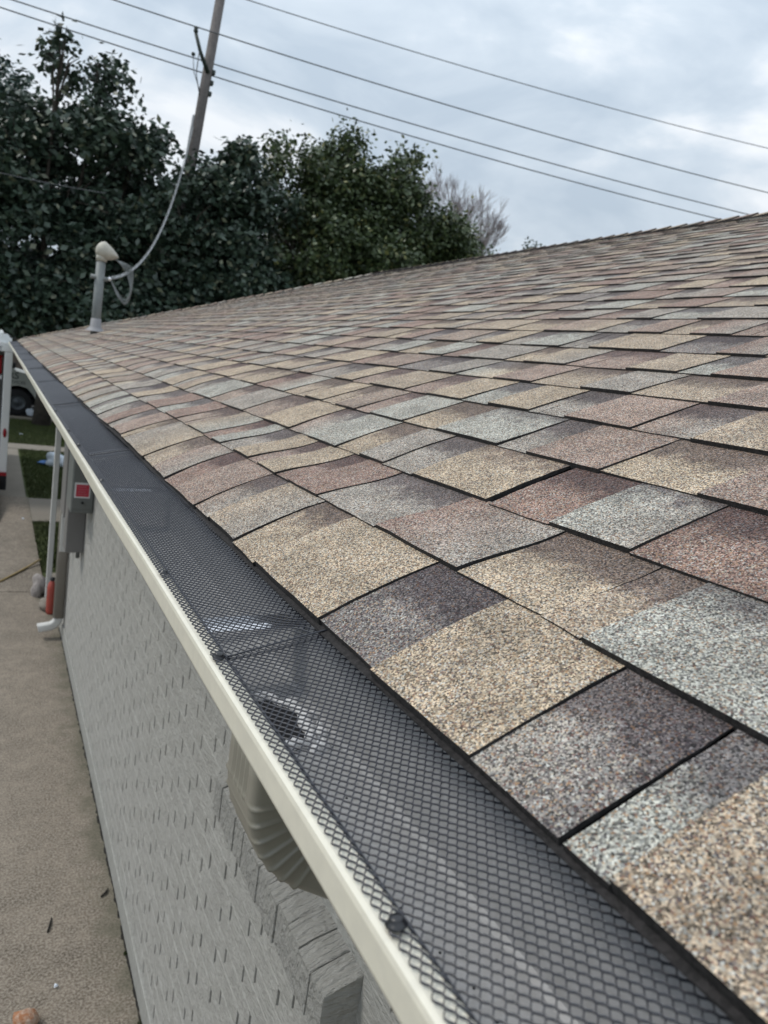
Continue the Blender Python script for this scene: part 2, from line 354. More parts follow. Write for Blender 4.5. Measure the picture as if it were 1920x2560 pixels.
# deck under the shingles, far slopes, hip end
mb = MB(); S = [0.004] + [k * .3 for k in range(1, 15)] + [SMAX]; T = [-1.5 + k * .4 for k in range(38)]
secs = []
for s in S: secs.append([RP(s, min(t, tmax(s) - .01), -.012) for t in T])
mb.sweep(secs, False, True)
deck = mb.build('roof_deck', M['felt'], house)
mb = MB(); rx, ry, rz = RP(SMAX, tmax(SMAX)); r0 = RP(SMAX, -1.5)
x9 = 2 * rx - EX
mb.add([r0, (rx, ry, rz), (x9, END, EZ), (x9, -1.5, EZ)], [(0, 3, 2, 1)])
mb.add([(EX, END, EZ - .01), (rx, ry, rz - .012), (x9, END, EZ - .01)], [(0, 1, 2)])
mb.add([(EX, -1.5, EZ - .02), r0, (x9, -1.5, EZ - .02)], [(0, 2, 1)])
mb.build('rear_roof_slopes', M['shade_roof'], house)

# palettes (linear)
TAN = (.355, .282, .200); TAN2 = (.325, .258, .188); PALE = (.315, .31, .272); RED = (.215, .138, .110); RED2 = (.255, .182, .147)
MIX = (.265, .238, .206); DARK = (.15, .132, .124); BROWN = (.25, .19, .150)
pal = [TAN] * 4 + [TAN2] * 4 + [PALE] * 4 + [RED] * 3 + [RED2] * 4 + [MIX] * 7 + [DARK] + [BROWN] * 3
# (t0, t1, raised, colour, colour at far end or None)
seq = {
 0: [(-.6, -.3, 0, MIX, None), (-.3, .247, 1, TAN2, None), (.247, .286, 0, PALE, None), (.2885, .386, 0, DARK, MIX), (.386, .547, 1, TAN, None), (.547, .675, 0, DARK, None), (.675, .90, 1, TAN, None),
     (.90, 1.001, 0, TAN, None), (1.001, 1.15, 1, MIX, TAN2), (1.15, 1.239, 0, MIX, BROWN), (1.239, 1.40, 1, RED2, None), (1.40, 1.492, 0, RED, None), (1.492, 1.62, 1, MIX, RED2), (1.62, 1.743, 0, TAN2, None), (1.743, 2.017, 1, TAN, MIX)],
 1: [(-.6, -.2, 0, TAN, None), (-.2, .438, 1, PALE, None), (.438, .492, 0, TAN2, None), (.4945, .637, 0, TAN, None), (.637, .834, 1, MIX, RED), (.834, 1.031, 0, MIX, None), (1.031, 1.16, 1, RED, None), (1.16, 1.222, 0, RED, None),
     (1.222, 1.33, 1, TAN, None), (1.33, 1.394, 0, RED2, None), (1.394, 1.50, 1, TAN, None), (1.50, 1.595, 0, MIX, None), (1.595, 1.67, 1, PALE, None), (1.67, 1.752, 0, RED, None)],
 2: [(-.6, .20, 1, PALE, None), (.20, .537, 0, RED, None), (.537, .666, 1, MIX, PALE), (.666, .787, 0, RED, None), (.788, .797, 0, MIX, None), (.798, 1.0, 1, TAN, None), (1.0, 1.103, 0, MIX, None), (1.103, 1.2, 1, MIX, None), (1.2, 1.30, 0, TAN, None), (1.30, 1.45, 1, PALE, None)],
 3: [(-.6, .30, 0, RED2, None), (.30, .58, 1, RED2, None), (.58, .741, 0, TAN, None), (.741, .90, 1, RED2, None), (.90, .977, 0, MIX, None), (.977, 1.172, 1, PALE, None), (1.172, 1.30, 0, TAN, None), (1.30, 1.45, 1, PALE, None)],
}
tiles = []
NC = int(SMAX / EXPO)
for c in range(NC):
    row = list(seq.get(c, [])); t = row[-1][1] if row else -1.3 + random.uniform(-.2, .1); raised = not (row and row[-1][2]); lim = tmax(c * EXPO + .07)
    last = None
    while t < lim:
        w = random.uniform(.10, .23) if raised else random.uniform(.07, .19)
        col = random.choice(pal)
        while col == last: col = random.choice(pal)
        last = col
        c2 = random.choice(pal) if random.random() < .22 else None
        if not raised and random.random() < .3:
            k = random.uniform(.3, .7) * w; row.append((t, t + k, 0, col, None)); row.append((t + k + .001, t + w, 0, col, c2))
        else: row.append((t, t + w, int(raised), col, c2))
        t += w; raised = not raised
    for q in row:
        if q[0] < -1.4: continue
        t1 = min(q[1], lim)
        if t1 - q[0] < .01: continue
        tiles.append((c, q[0], t1, q[2], q[3], q[4]))
def tile_geo(tl, simple=False):
    c, t0, t1, r, ca, cb = tl
    t0 += .0016 if r else .0010; s0 = c * EXPO; s1 = s0 + EXPO + .006
    hb = .0050 + (.0021 if r else 0) + random.uniform(-.0004, .0005); ht = .0004 + (.0011 if r else 0)
    if not r: hb -= .001
    js = random.uniform(-.002, .002)
    ns = 3 if simple else 8; nt = (1 if (t1 - t0) < .12 else 2) if simple else max(2, min(6, int((t1 - t0) / .035)))
    rag = 0 if simple else .0009
    wv = random.uniform(-.0016, .0016); wp = random.uniform(0, 6)
    sk = random.uniform(-.002, .002)
    top = []; bot = []
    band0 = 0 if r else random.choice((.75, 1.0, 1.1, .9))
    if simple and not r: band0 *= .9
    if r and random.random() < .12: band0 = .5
    if c == 0 and r and .6 < t0 < .7: band0 = 0
    vb = []; vc = []
    jit = random.uniform(.92, 1.08)
    for i in range(ns + 1):
        f = i / ns
        for j in range(nt + 1):
            g = j / nt
            s = s0 + (s1 - s0) * f + (js + sk * (g - .5)) * (1 - f); t = t0 + (t1 - t0) * g + sk * (1 - f)
            h = hb + (ht - hb) * f
            if i == 0: s += random.uniform(-rag, rag)
            if j in (0, nt): t += random.uniform(-rag, rag) * .7 + wv * math.sin(f * 3.1 + wp) * (0 if simple else 1)
            h += random.uniform(-rag, rag) * .3
            top.append(RP(s, t, h)); bot.append(RP(s, t, -.0015 if c == 0 else -.003))
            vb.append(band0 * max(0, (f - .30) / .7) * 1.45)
            col = ca if cb is None else tuple(a + (b - a) * (g if nt > 1 else .5) for a, b in zip(ca, cb)); vc.append(tuple(x * jit for x in col))
    n = len(top); W = nt + 1
    fs = []; mi = []
    for i in range(ns):
        for j in range(nt):
            a = i * W + j; fs.append((a, a + 1, a + W + 1, a + W)); mi.append(0)
    for j in range(nt): fs.append((j, n + j, n + j + 1, j + 1)); mi.append(1)
    for i in range(ns):
        a = i * W; fs.append((a, a + W, n + a + W, n + a)); mi.append(1)
        a = i * W + nt; fs.append((a, n + a, n + a + W, a + W)); mi.append(1)
    # winding: s,t -> flip so normals up
    fs = [tuple(reversed(f)) if True else f for f in fs]
    return top + bot, fs, mi, vc * 2, vb * 2
def tiles_mesh(name, geos):
    V = []; F = []; MI = []; VC = []; VB = []
    for (v, f, mi, vc, vb) in geos:
        b = len(V); V += v; F += [tuple(i + b for i in q) for q in f]; MI += mi; VC += vc; VB += vb
    me = bpy.data.meshes.new(name); me.from_pydata(V, [], F); me.materials.append(M['shingle']); me.materials.append(M['asphalt_edge'])
    me.polygons.foreach_set('material_index', MI)
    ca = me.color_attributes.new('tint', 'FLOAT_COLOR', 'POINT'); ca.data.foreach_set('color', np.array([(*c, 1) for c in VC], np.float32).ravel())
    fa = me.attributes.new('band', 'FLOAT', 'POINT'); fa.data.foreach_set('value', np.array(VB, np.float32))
    me.update(); return me
def vis_size(tl):
    c, t0, t1, *_ = tl
    p = Vector(RP(c * EXPO + .07, (t0 + t1) / 2)); d = p - CAM; q = Rm.transposed() @ d
    if q.z > -.05: return 0
    u = q.x / -q.z * 1850; v = q.y / -q.z * 1850
    if abs(u) > 1000 or abs(v) > 1330: return 0
    nrm = Vector((-SP, 0, CP)); return (t1 - t0) * abs(d.normalized().dot(nrm)) / d.length ** 2
tiles.sort(key=vis_size, reverse=True)
for tl in tiles[:298]:
    o = bpy.data.objects.new('shingle', tiles_mesh('shingle', [tile_geo(tl)])); link(o, house)
o = bpy.data.objects.new('far_shingles', tiles_mesh('far_shingles', [tile_geo(tl, True) for tl in tiles[298:]])); link(o, house); o['kind'] = 'stuff'
# starter course edge under the first shingles
mb = MB(); T = [-1.5 + k * .05 for k in range(int((END + 1.5) / .05) + 1)]
mb.sweep([[tuple(Vector(RP(0, t, .0)) + Vector((-.006 + .002 * math.sin(t * 90), 0, -.003))) for t in T], [tuple(Vector(RP(0, t, 0)) + Vector((-.005, 0, -.0050))) for t in T], [tuple(Vector(RP(.03, t, -.005))) for t in T]], False)
mb.build('starter_strip', M['asphalt_edge'], house)
# ridge and hip caps
def cap(p0, p1, wdir_a, wdir_b, col, lift):
    p0 = Vector(p0); p1 = Vector(p1); a = Vector(wdir_a) * .13; b = Vector(wdir_b) * .13; up = Vector((0, 0, 1))
    vs = []
    for p, l in ((p0, lift + .012), (p1, lift)):
        for w in (a, a * .5, Vector((0, 0, .006)), b * .5, b): vs.append(tuple(p + w + up * l))
    low = [(x, y, z - .012) for x, y, z in vs]
    n = 10; fs = []; mi = []
    for k in range(4): fs.append((k, k + 1, k + 6, k + 5)); mi.append(0)
    for k in range(4): fs.append((k, n + k, n + k + 1, k + 1)); mi.append(1)
    fs += [(0, 5, n + 5, n), (4, n + 4, n + 9, 9)]; mi += [1, 1]
    return tiles_mesh('ridge_cap', [(vs + low, fs, mi, [col] * 20, [0] * 20)])
y = -1.4; ytop = tmax(SMAX)
while y < ytop:
    p0 = RP(SMAX, y, .006); p1 = RP(SMAX, y + .16, .006)
    link(bpy.data.objects.new('ridge_cap', cap(p0, p1, (-CP, 0, -SP), (CP, 0, -SP), random.choice(pal), .004)), house); y += .145
hd = Vector(RP(SMAX, tmax(SMAX))) - Vector(RP(0, END)); L = hd.length; k = 0.05
while k < L - .1:
    s = SMAX * k / L; s2 = SMAX * (k + .16) / L
    link(bpy.data.objects.new('hip_cap', cap(RP(s2, tmax(s2), .004), RP(s, tmax(s), .004), (-.02, -1, 0.0), (.7, .7, -.3), random.choice(pal), .003)), house); k += .145
# fascia, soffit
MB().box(.345, .365, -1.5, END - .05, 2.30, 2.475).build('fascia', M['gutter'], house)
MB().box(.366, .70, -1.5, END - .05, 2.335, 2.35).build('soffit', M['soffit'], house)
MB().box(.366, x9 - .4, END - .12, END - .1, 2.3, 2.48).build('end_fascia', M['gutter'], house)
# brick wall
WX = .68; BL = .237; BH = .072; Z0 = .125
WIN = (1.045, 1.80, 1.655, 2.28)
wall = MB().box(WX + .006, WX + .10, -1.5, 7.28, 0, 2.335).build('brick_wall', M['paint'], house)
# cut window by building wall backing in pieces instead
bpy.data.objects.remove(wall)
mbw = MB()
mbw.box(WX + .020, WX + .12, -1.5, WIN[0], .02, 2.334).box(WX + .020, WX + .12, WIN[1], 7.28, .02, 2.334).box(WX + .020, WX + .12, WIN[0], WIN[1], .02, WIN[2] - .04).box(WX + .020, WX + .12, WIN[0], WIN[1], WIN[3], 2.334)
wall = mbw.build('brick_wall', M['paint'], house, 'wall of bricks painted flat grey')
MB().box(WX - .012, WX + .118, -1.5, 7.27, -.02, Z0 - .004, .003).build('foundation', M['found'], house)
bricks = []; beds = MB(); r = 0; z = Z0
while z < 2.30:
    off = (0.085 if r % 2 else 0) + .137 - 7 * BL
    y = off
    while y < 7.28:
        a = max(y + .0065, -1.5); b = min(y + BL - .0065, 7.28)
        if b - a > .03 and not (z + BH > WIN[2] - .04 and z < WIN[3] and b > WIN[0] and a < WIN[1]): bricks.append((a, b, z, r))
        elif b - a > .03 and a < WIN[0] < b and WIN[0] - a > .03: bricks.append((a, WIN[0], z, r))
        elif b - a > .03 and a < WIN[1] < b and b - WIN[1] > .03: bricks.append((WIN[1], b, z, r))
        y += BL
    if not (WIN[2] - .07 < z < WIN[3]):
        beds.box(WX + .0012, WX + .0199, -1.5, 7.275, z + BH - .0115, z + BH + .0115 - .001)
    else:
        beds.box(WX + .0012, WX + .0199, -1.5, WIN[0], z + BH - .0115, z + BH + .0105); beds.box(WX + .0012, WX + .0199, WIN[1], 7.275, z + BH - .0115, z + BH + .0105)
    z += BH; r += 1
beds.build('mortar_beds', M['paint'], wall, None, 'stuff')
def bsize(bk):
    a, b, z, r = bk; p = Vector((WX, (a + b) / 2, z + .03)); d = p - CAM; q = Rm.transposed() @ d
    if q.z > -.05: return 0
    u = q.x / -q.z * 1850; v = q.y / -q.z * 1850
    if abs(u) > 980 or abs(v) > 1300 or (2.75 - z) / WX < 1.60: return 0
    return 1 / d.length ** 2 * abs(d.normalized().x)
bricks.sort(key=bsize, reverse=True)
def bgeo(mb, bk):
    a, b, z, r = bk; j = random.uniform(-.0007, .0007)
    return mb.box(WX + j, WX + .0195, a, b, z + .002, z + BH - .002, .0014)
for bk in bricks[:296]: bgeo(MB(), bk).build('brick', M['paint'], wall)
mb = MB()
for bk in bricks[296:]: bgeo(mb, bk)
mb.build('distant_bricks', M['paint'], wall, None, 'stuff')
# window above the sill
win = MB().box(WX + .085, WX + .118, WIN[0], WIN[0] + .05, WIN[2], WIN[3]).box(WX + .085, WX + .118, WIN[1] - .05, WIN[1], WIN[2], WIN[3]).box(WX + .085, WX + .118, WIN[0] + .05, WIN[1] - .05, WIN[3] - .05, WIN[3]).box(WX + .085, WX + .118, WIN[0] + .05, WIN[1] - .05, WIN[2] - .03, WIN[2] + .03).build('window', M['white_trim'], house)
MB().box(WX + .10, WX + .105, WIN[0] + .05, WIN[1] - .05, WIN[2] + .03, WIN[3] - .05).build('pane', M['glass'], win)
# rowlock sill
sill = MB().box(WX - .03, WX + .084, WIN[0] + .004, WIN[1] - .004, 1.505, 1.580).build('window_sill', M['rowlock'], house)
y = WIN[0]; k = 0
while y < WIN[1] - .03:
    w = .0655; x0 = .600 + random.uniform(-.0035, .0035); zt = random.uniform(-.003, .003); d = .0025
    a, b = y + .0012, y + w - .0012
    n = 5; secs = []
    for i in range(n + 1):
        f = i / n; x = x0 + (WX + .08 - x0) * f; zz = 1.605 + zt + .045 * f + random.uniform(-.0012, .0012) - (.004 if i == 0 else 0)
        secs.append([(x, a, 1.500 + .01 * f), (x, a, zz - d), (x, a + d, zz), (x, b - d, zz), (x, b, zz - d), (x, b, 1.500 + .01 * f)])
    MB().sweep(secs, True, False, True).build('brick', M['rowlock'], sill); y += w
# rest of the house body (hidden from the photograph but solid)
MB().box(WX + .13, x9 - .5, -1.45, 7.25, 0, 2.32).build('house_core', M['found'], house)
# porch corner post and trims at the end of the wall
MB().box(.575, .625, 7.86, 7.92, .02, 2.333, .004).build('porch_post', M['white_trim'], house, 'slim white post at the end of the wall')
MB().box(.66, .70, 7.29, 7.33, 0, 2.333).build('corner_trim', M['white_trim'], house)
for yy in (): MB().box(.50, .60, yy, yy + .1, 0, 2.333, .004).build('porch_post', M['white_trim'], house)

# ---------------- gutter ----------------
gut = thing('gutter', (.26, 0, 2.37), 'cream aluminium gutter running along the eave of the shingle roof', 'gutter')
G0, G1 = -1.4, 13.12
def gsec(y, w=0):
    w = .0008 * math.sin(y * 3.1) + .0006 * math.sin(y * 7.7)
    return [(.345, y, 2.468), (.344, y, 2.372), (.338, y, 2.368), (.262, y, 2.366), (.255, y, 2.369), (.238, y, 2.392), (.222, y, 2.402), (.207 + w, y, 2.415), (.2015 + w, y, 2.424), (.201 + w, y, 2.431),
            (.1955 + w, y, 2.4335), (.1945 + w, y, 2.4365), (.1945 + w, y, 2.455), (.1955 + w, y, 2.4585), (.1985 + w, y, 2.460), (.2125 + w, y, 2.460), (.2145 + w, y, 2.4588), (.2145 + w, y, 2.450)]
YS = [G0 + (G1 - G0) * k / 90 for k in range(91)]
gb = MB(); gb.sweep([gsec(y) for y in YS], False, False)
# inner skin (separate face set, so the inside has its own thickness)
tr = gb.build('trough', M['gutter'], gut)
def gin(y): return [(.3425, y, 2.466), (.3415, y, 2.3745), (.336, y, 2.3705), (.264, y, 2.3685), (.2575, y, 2.3715), (.2405, y, 2.3945), (.2245, y, 2.4045), (.2095, y, 2.4175), (.2045, y, 2.426), (.204, y, 2.450)]
MB().sweep([gin(y) for y in YS], False, False).build('inner_lining', M['gutter_in'], gut)
# bright hemmed seam line on gutter floor
MB().box(.272, .2745, G0, G1, 2.3686, 2.3700).build('floor_seam', M['bracket'], gut)
# end cap
ec = MB(); s_ = gsec(G1); ec.add([(x, G1 + .001, z) for x, y, z in s_[:-1]], [tuple(range(len(s_) - 1))]); ec.build('end_cap', M['gutter'], gut)
# hidden hangers
for y in (-.9, -.1, .79, 1.58, 2.38, 3.2, 4.0, 4.8, 5.6, 6.4, 7.2, 8.0, 8.8, 9.6, 10.4, 11.2, 12.0, 12.8):
    h = MB(); w = .022
    prof = [(.206, 2.452), (.214, 2.446), (.235, 2.447), (.29, 2.449), (.335, 2.450), (.341, 2.445)]
    h.sweep([[(x, y - w, z), (x, y - w * .6, z + .0035), (x, y + w * .6, z + .0035), (x, y + w, z), (x, y + w, z - .0015), (x, y - w, z - .0015)] for x, z in prof], True, False, True)
    h.build('hanger', M['bracket'], gut)
# outlet hole and sealant
OX, OY = .287, .690
hole = MB(); n = 24
ring = [(OX + .028 * math.cos(a), OY + .050 * math.sin(a), 2.3728) for a in [2 * math.pi * k / n for k in range(n)]]
hole.add(ring, [tuple(range(n))]); hole.build('outlet_hole', M['hole'], gut)
rg = MB(); pts = []
for k in range(30):
    a = 2 * math.pi * k / 30; rr = 1 + .10 * math.sin(a * 5) + .07 * math.sin(a * 11 + 1)
    pts.append((OX + .031 * math.cos(a) * rr, OY + .056 * math.sin(a) * rr, 2.374))
pts.append(pts[0]); rg.tube(pts[21:31] + pts[1:9], [.004 + .006 * random.random() for _ in range(18)], 7)
rg.build('sealant', M['sealant'], gut)
for (dx, dy, r_) in ((.038, -.03, .010), (.041, .005, .009), (.030, -.056, .009), (.044, -.015, .005), (.034, .04, .006), (.020, -.064, .007)):
    b_ = MB(); b_.lathe(OX + dx, OY + dy, [(r_, 2.370), (r_ * .9, 2.3745), (r_ * .5, 2.378), (0.0003, 2.379)], 9); b_.build('sealant_blob', M['sealant'], gut)
db = MB()
for _ in range(90):
    x = rng.uniform(.262, .335); y = float(rng.uniform(.2, 2.2)); r_ = random.uniform(.0006, .0016); z0 = 2.3688
    db.lathe(x, y, [(r_, z0), (r_ * .8, z0 + r_), (.0001, z0 + r_ * 1.3)], 6)
db.build('grit', M['screw'], gut, None, 'stuff')

# ---------------- gutter guard: expanded metal panels ----------------
guard = thing('gutter_guard', (.26, 0, 2.46), 'black expanded metal mesh guard covering the top of the cream gutter', 'gutter guard')
PL = 1.245; PX = .00355; PY = .0056; NX = 41
def panel_mesh(seed, y0):
    rr = np.random.default_rng(seed); NY = int(PL / PY) + 2
    I, J = np.meshgrid(np.arange(NX + 1), np.arange(NY + 1), indexing='ij'); ok = (I + J) % 2 == 0
    ph = rr.uniform(0, 6.28, 4)
    def surf(x, y):   # x across from lip, y along
        z = np.where(x < .012, .0022, np.where(x < .017, .0022 - (x - .012) / .005 * .0045, -.0023 + (x - .017) * .24))
        w = np.clip((x - .017) / .12, 0, 1)
        z = z + w * (1 - w) * (.006 * np.sin(y * 3.3 + ph[0]) + .0035 * np.sin(y * 8 + ph[1]) - .004)
        z = z + np.where(x > .015, .0035 * np.exp(-((y - .03) / .02) ** 2) + .002 * np.exp(-((y - PL + .03) / .03) ** 2), 0)
        return z
    X = I * PX; Y = J * PY
    edges = []
    idx = -np.ones(ok.shape, int)
    for di in (1, -1):
        a_i, a_j = np.where(ok[:, :]); b_i = a_i + di; b_j = a_j + 1
        k = (b_i >= 0) & (b_i <= NX) & (b_j <= NY); edges.append(np.stack([a_i[k], a_j[k], b_i[k], b_j[k]], 1))
    E = np.concatenate(edges).astype(float)
    A = np.stack([E[:, 0] * PX, E[:, 1] * PY], 1); B = np.stack([E[:, 2] * PX, E[:, 3] * PY], 1)
    # s-shaped strands: leave node slightly along y
    n = len(A)
    j1 = rr.normal(0, .00012, (n, 2))
    P0 = A.copy(); P3 = B.copy()
    dirx = (B - A)
    P1 = A + dirx * np.array([.20, .30]) + j1; P2 = B - dirx * np.array([.20, .30]) + j1
    pts = [P0, P1, P2, P3]; V = []
    hw, hh = .00037, .00048
    for k, P in enumerate(pts):
        x, y = P[:, 0], P[:, 1]; z = surf(x, y)
        t = (pts[min(k + 1, 3)] - pts[max(k - 1, 0)]); t = t / np.linalg.norm(t, axis=1)[:, None]; nx, ny = -t[:, 1], t[:, 0]
        tilt = .00022
        for sx, sz in ((-1, -1), (1, -1), (1, 1), (-1, 1)):
            V.append(np.stack([x + nx * hw * sx, y + ny * hw * sx, z + hh * sz + tilt * sx * np.sign(dirx[:, 0])], 1))
    V = np.stack(V, 1)  # n,16,3
    F = []
    for s in range(3):
        for k in range(4): F.append([s * 4 + k, s * 4 + (k + 1) % 4, (s + 1) * 4 + (k + 1) % 4, (s + 1) * 4 + k])
    F = np.array(F)[None] + (np.arange(n) * 16)[:, None, None]
    V = V.reshape(-1, 3)
    return npmesh('guard_panel', V, F.reshape(-1, 4), M['mesh'])
pm = [panel_mesh(3, 0), panel_mesh(5, 0)]
def add_rel(o, parent, loc):
    o.location = loc; return link(o, parent)
sy = .66 - PL - .0; k = 0
scr = MB()
scr.lathe(0, 0, [(.0062, .0), (.0064, .0008), (.0045, .0012), (.0043, .0042), (.0035, .0050), (.0001, .0052)], 12)
scr_me = scr.mesh('screw', M['screw'])
SCREWS = [-.35, .292, .661, .934, 1.567, 2.055, 2.351, 2.9, 3.65, 4.4, 5.1, 5.9, 6.7, 7.6, 8.4, 9.3, 10.2, 11.1, 12.0, 12.9]
while sy < 12.5:
    lift = .0012 if k % 2 else 0
    p = bpy.data.objects.new('guard_panel', pm[k % 2]); add_rel(p, guard, (.1995 + .0007 * (k % 3), sy, 2.4605 + lift))
    # folded crease wire along the lip
    cm = MB()
    cm.tube([(.2145 + .0005 * math.sin(q * 1.7), sy + PL * q / 40, 2.4612 + lift) for q in range(41)], .0006, 5)
    cm.build('crease_fold', M['mesh'], p)
    em = MB(); em.tube([(.2145 + .13 * q / 10, sy + .001, 2.4605 + lift + (-.0015 + .13 * q / 10 * .24 + .003)) for q in range(11)], .0009, 5); em.build('end_fold', M['mesh'], p)
    for ys in SCREWS:
        if sy - .005 <= ys < sy + PL - .005:
            q = bpy.data.objects.new('screw', scr_me); add_rel(q, p, (.2055, ys, 2.4632)); q.rotation_euler = (random.uniform(-.25, .25), random.uniform(-.25, .25), 0)
    sy += PL; k += 1

# ---------------- near downspout ----------------
ds = thing('downspout', (.262, .62, 2.2), 'beige fluted downspout elbow under the near end of the gutter', 'downspout')
DX, DY = .076, .094; YD0, YD1 = .62, .62 + DY
def dsec(p, ang, grow=0, flute=1.0):
    # section in plane perpendicular to direction; ang 0 = straight down, positive bends to +X
    ox, oz = p; c, s = math.cos(ang), math.sin(ang); pts = []
    # local: u across (towards +X when going down), y along
    prof = []
    r = .010
    def corner(cx, cy, a0):
        return [(cx + r * math.cos(a0 + k * math.pi / 6), cy + r * math.sin(a0 + k * math.pi / 6)) for k in range(4)]
    u0, u1 = -grow * .25, DX + grow * .25; v0, v1 = YD0 - grow, YD1 + grow
    prof += corner(u0 + r, v0 + r, math.pi)
    prof += corner(u1 - r, v0 + r, 1.5 * math.pi)
    prof += corner(u1 - r, v1 - r, 0)
    prof += corner(u0 + r, v1 - r, .5 * math.pi)
    # flutes on outer face (u0 side): from v1-r to v0+r
    if True:
        m = 22
        for k in range(1, m):
            v = v1 - r - (v1 - v0 - 2 * r) * k / m
            prof.append((u0 + (.0028 * flute if 2 < k < m - 2 and (k % 4 in (1, 2)) else 0), v))
    return [(ox + u * c, v, oz + u * s) for u, v in prof]
secs = []; ztop = 2.373; x0 = .243
for z in (2.3655, 2.345): secs.append(dsec((x0, z), 0))
def ribs(L): return L
# bend: outer path radius around a centre on the +X side
Rb = .126; bend = R(60); n = 60; cx = x0 + Rb; zb = 2.322
secs.append(dsec((x0, zb + .006), 0))
for k in range(n + 1):
    a = bend * k / n; px = cx - Rb * math.cos(a); pz = zb - Rb * math.sin(a)
    ph = (k / 9.0) % 1
    g = .0052 * math.exp(-((ph - .3) / .07) ** 2)
    # inside radius shrinks naturally
    secs.append(dsec((px, pz), a, g, max(0, 1 - k / 6)))
lx, lz = cx - Rb * math.cos(bend), zb - Rb * math.sin(bend)
for d in (.03, .31): secs.append(dsec((lx + d * math.sin(bend), lz - d * math.cos(bend)), bend, 0, 0))
el_ = MB().sweep(secs, True, True, True).build('elbow', M['downspout'], ds)
ex_, ez_ = lx + .31 * math.sin(bend), lz - .31 * math.cos(bend)
lower = MB().sweep([dsec((.595, 2.0), 0), dsec((.595, .16), 0)], True, True, True); lower.build('pipe', M['downspout'], ds)
MB().tube([(ex_ + .02, .667, ez_ + .03), (.633, .667, 2.0)], .036, 12).build('joint', M['downspout'], ds)
MB().box(.572, .678, .612, .722, 2.0, 2.03, .004).build('strap', M['downspout'], ds)

# ---------------- far downspout, electrical box ----------------
fd = thing('downspout', (.64, 6.95, 0), 'grey brown downspout at the far wall corner with its elbow kicked out over the driveway', 'downspout')
def rect(x, y, z, hx, hy, n=6):
    r = min(hx, hy) * .5; out_ = []
    for cx_, cy_, a0 in ((hx - r, hy - r, 0), (-hx + r, hy - r, 90), (-hx + r, -hy + r, 180), (hx - r, -hy + r, 270)):
        for k in range(4): a = R(a0 + 30 * k); out_.append((cx_ + r * math.cos(a), cy_ + r * math.sin(a)))
    return [(x + a, y + b, z) for a, b in out_]
MB().sweep([rect(.628, 6.95, 2.34, .044, .046), rect(.628, 6.95, .20, .044, .046)], True, True, True).build('pipe', M['pipe_grey'], fd)
mb = MB(); secs = []
for k in range(9):
    a = R(75) * k / 8; cxx = .628 - .09; x = cxx + .09 * math.cos(a); z = .20 - .09 * math.sin(a)
    s0 = rect(0, 0, 0, .036, .04); secs.append([(x + p[0] * math.cos(a), 6.95 + p[1], z - p[0] * math.sin(a)) for p in s0])
a = R(75); s0 = rect(0, 0, 0, .036, .04); x -= .10 * math.sin(a); z -= .10 * math.cos(a) * .6
secs.append([(x + p[0] * math.cos(a), 6.95 + p[1], z - p[0] * math.sin(a)) for p in s0])
mb.sweep(secs, True, True, True).build('elbow', M['white_trim'], fd)
for zz in (1.9, .9): MB().box(.584, .666, 6.905, 6.995, zz, zz + .03).build('strap', M['pipe_grey'], fd)

eb = thing('electrical_box', (.6, 5.8, 1.4), 'grey electrical box with a red warning sticker mounted on the brick wall', 'electrical box')
cab = MB().box(.528, .679, 5.52, 5.86, 1.50, 2.12, .005).build('cabinet', M['box_grey'], eb)
MB().box(.535, .672, 5.512, 5.52, 1.53, 2.10, .002).build('door', M['box_grey'], eb)
MB().tube([(.603, 5.512, 1.578), (.603, 5.498, 1.578)], .009, 10).build('latch', M['black'], eb)
st = MB().box(.545, .650, 5.5105, 5.5119, 1.612, 1.722).build('sticker', M['white_label'], eb, 'white bordered red warning sticker')
MB().box(.556, .642, 5.5092, 5.5104, 1.622, 1.708).build('sticker_panel', M['red_label'], st)
ln = MB()
for k in range(4): ln.box(.566, .632 - .01 * (k % 2), 5.5082, 5.5091, 1.636 + k * .018, 1.6395 + k * .018)
ln.build('sticker_text', M['pink'], st)
MB().box(.548, .679, 5.9, 6.1, 1.10, 1.52, .005).build('lower_box', M['box_grey2'], eb)
MB().tube([(.60, 6.0, 1.10), (.60, 6.0, .05)], .0, 8) if False else None
MB().tube([(.662, 5.80, 1.50), (.662, 5.80, 1.44)], .012, 10).build('conduit', M['box_grey'], eb)
MB().tube([(.655, 6.05, 1.10), (.655, 6.05, 1.02)], .016, 10).build('conduit', M['box_grey'], eb)
mt = thing('meter_cabinet', (.6, 6.6, 1.3), 'narrow grey metal cabinet with pink markings beyond the electrical box', 'cabinet')
MB().box(.555, .678, 6.3, 6.62, 1.28, 2.2, .005).build('cabinet', M['box_grey2'], mt)
MB().box(.585, .612, 6.296, 6.2995, 1.66, 1.80).build('marking', M['pink'], mt)
MB().box(.575, .590, 6.296, 6.2995, 1.42, 1.50).build('marking', M['pink'], mt)
MB().box(.572, .655, 6.640, 6.66, .90, 1.30, .003).build('cover', M['white_trim'], mt)

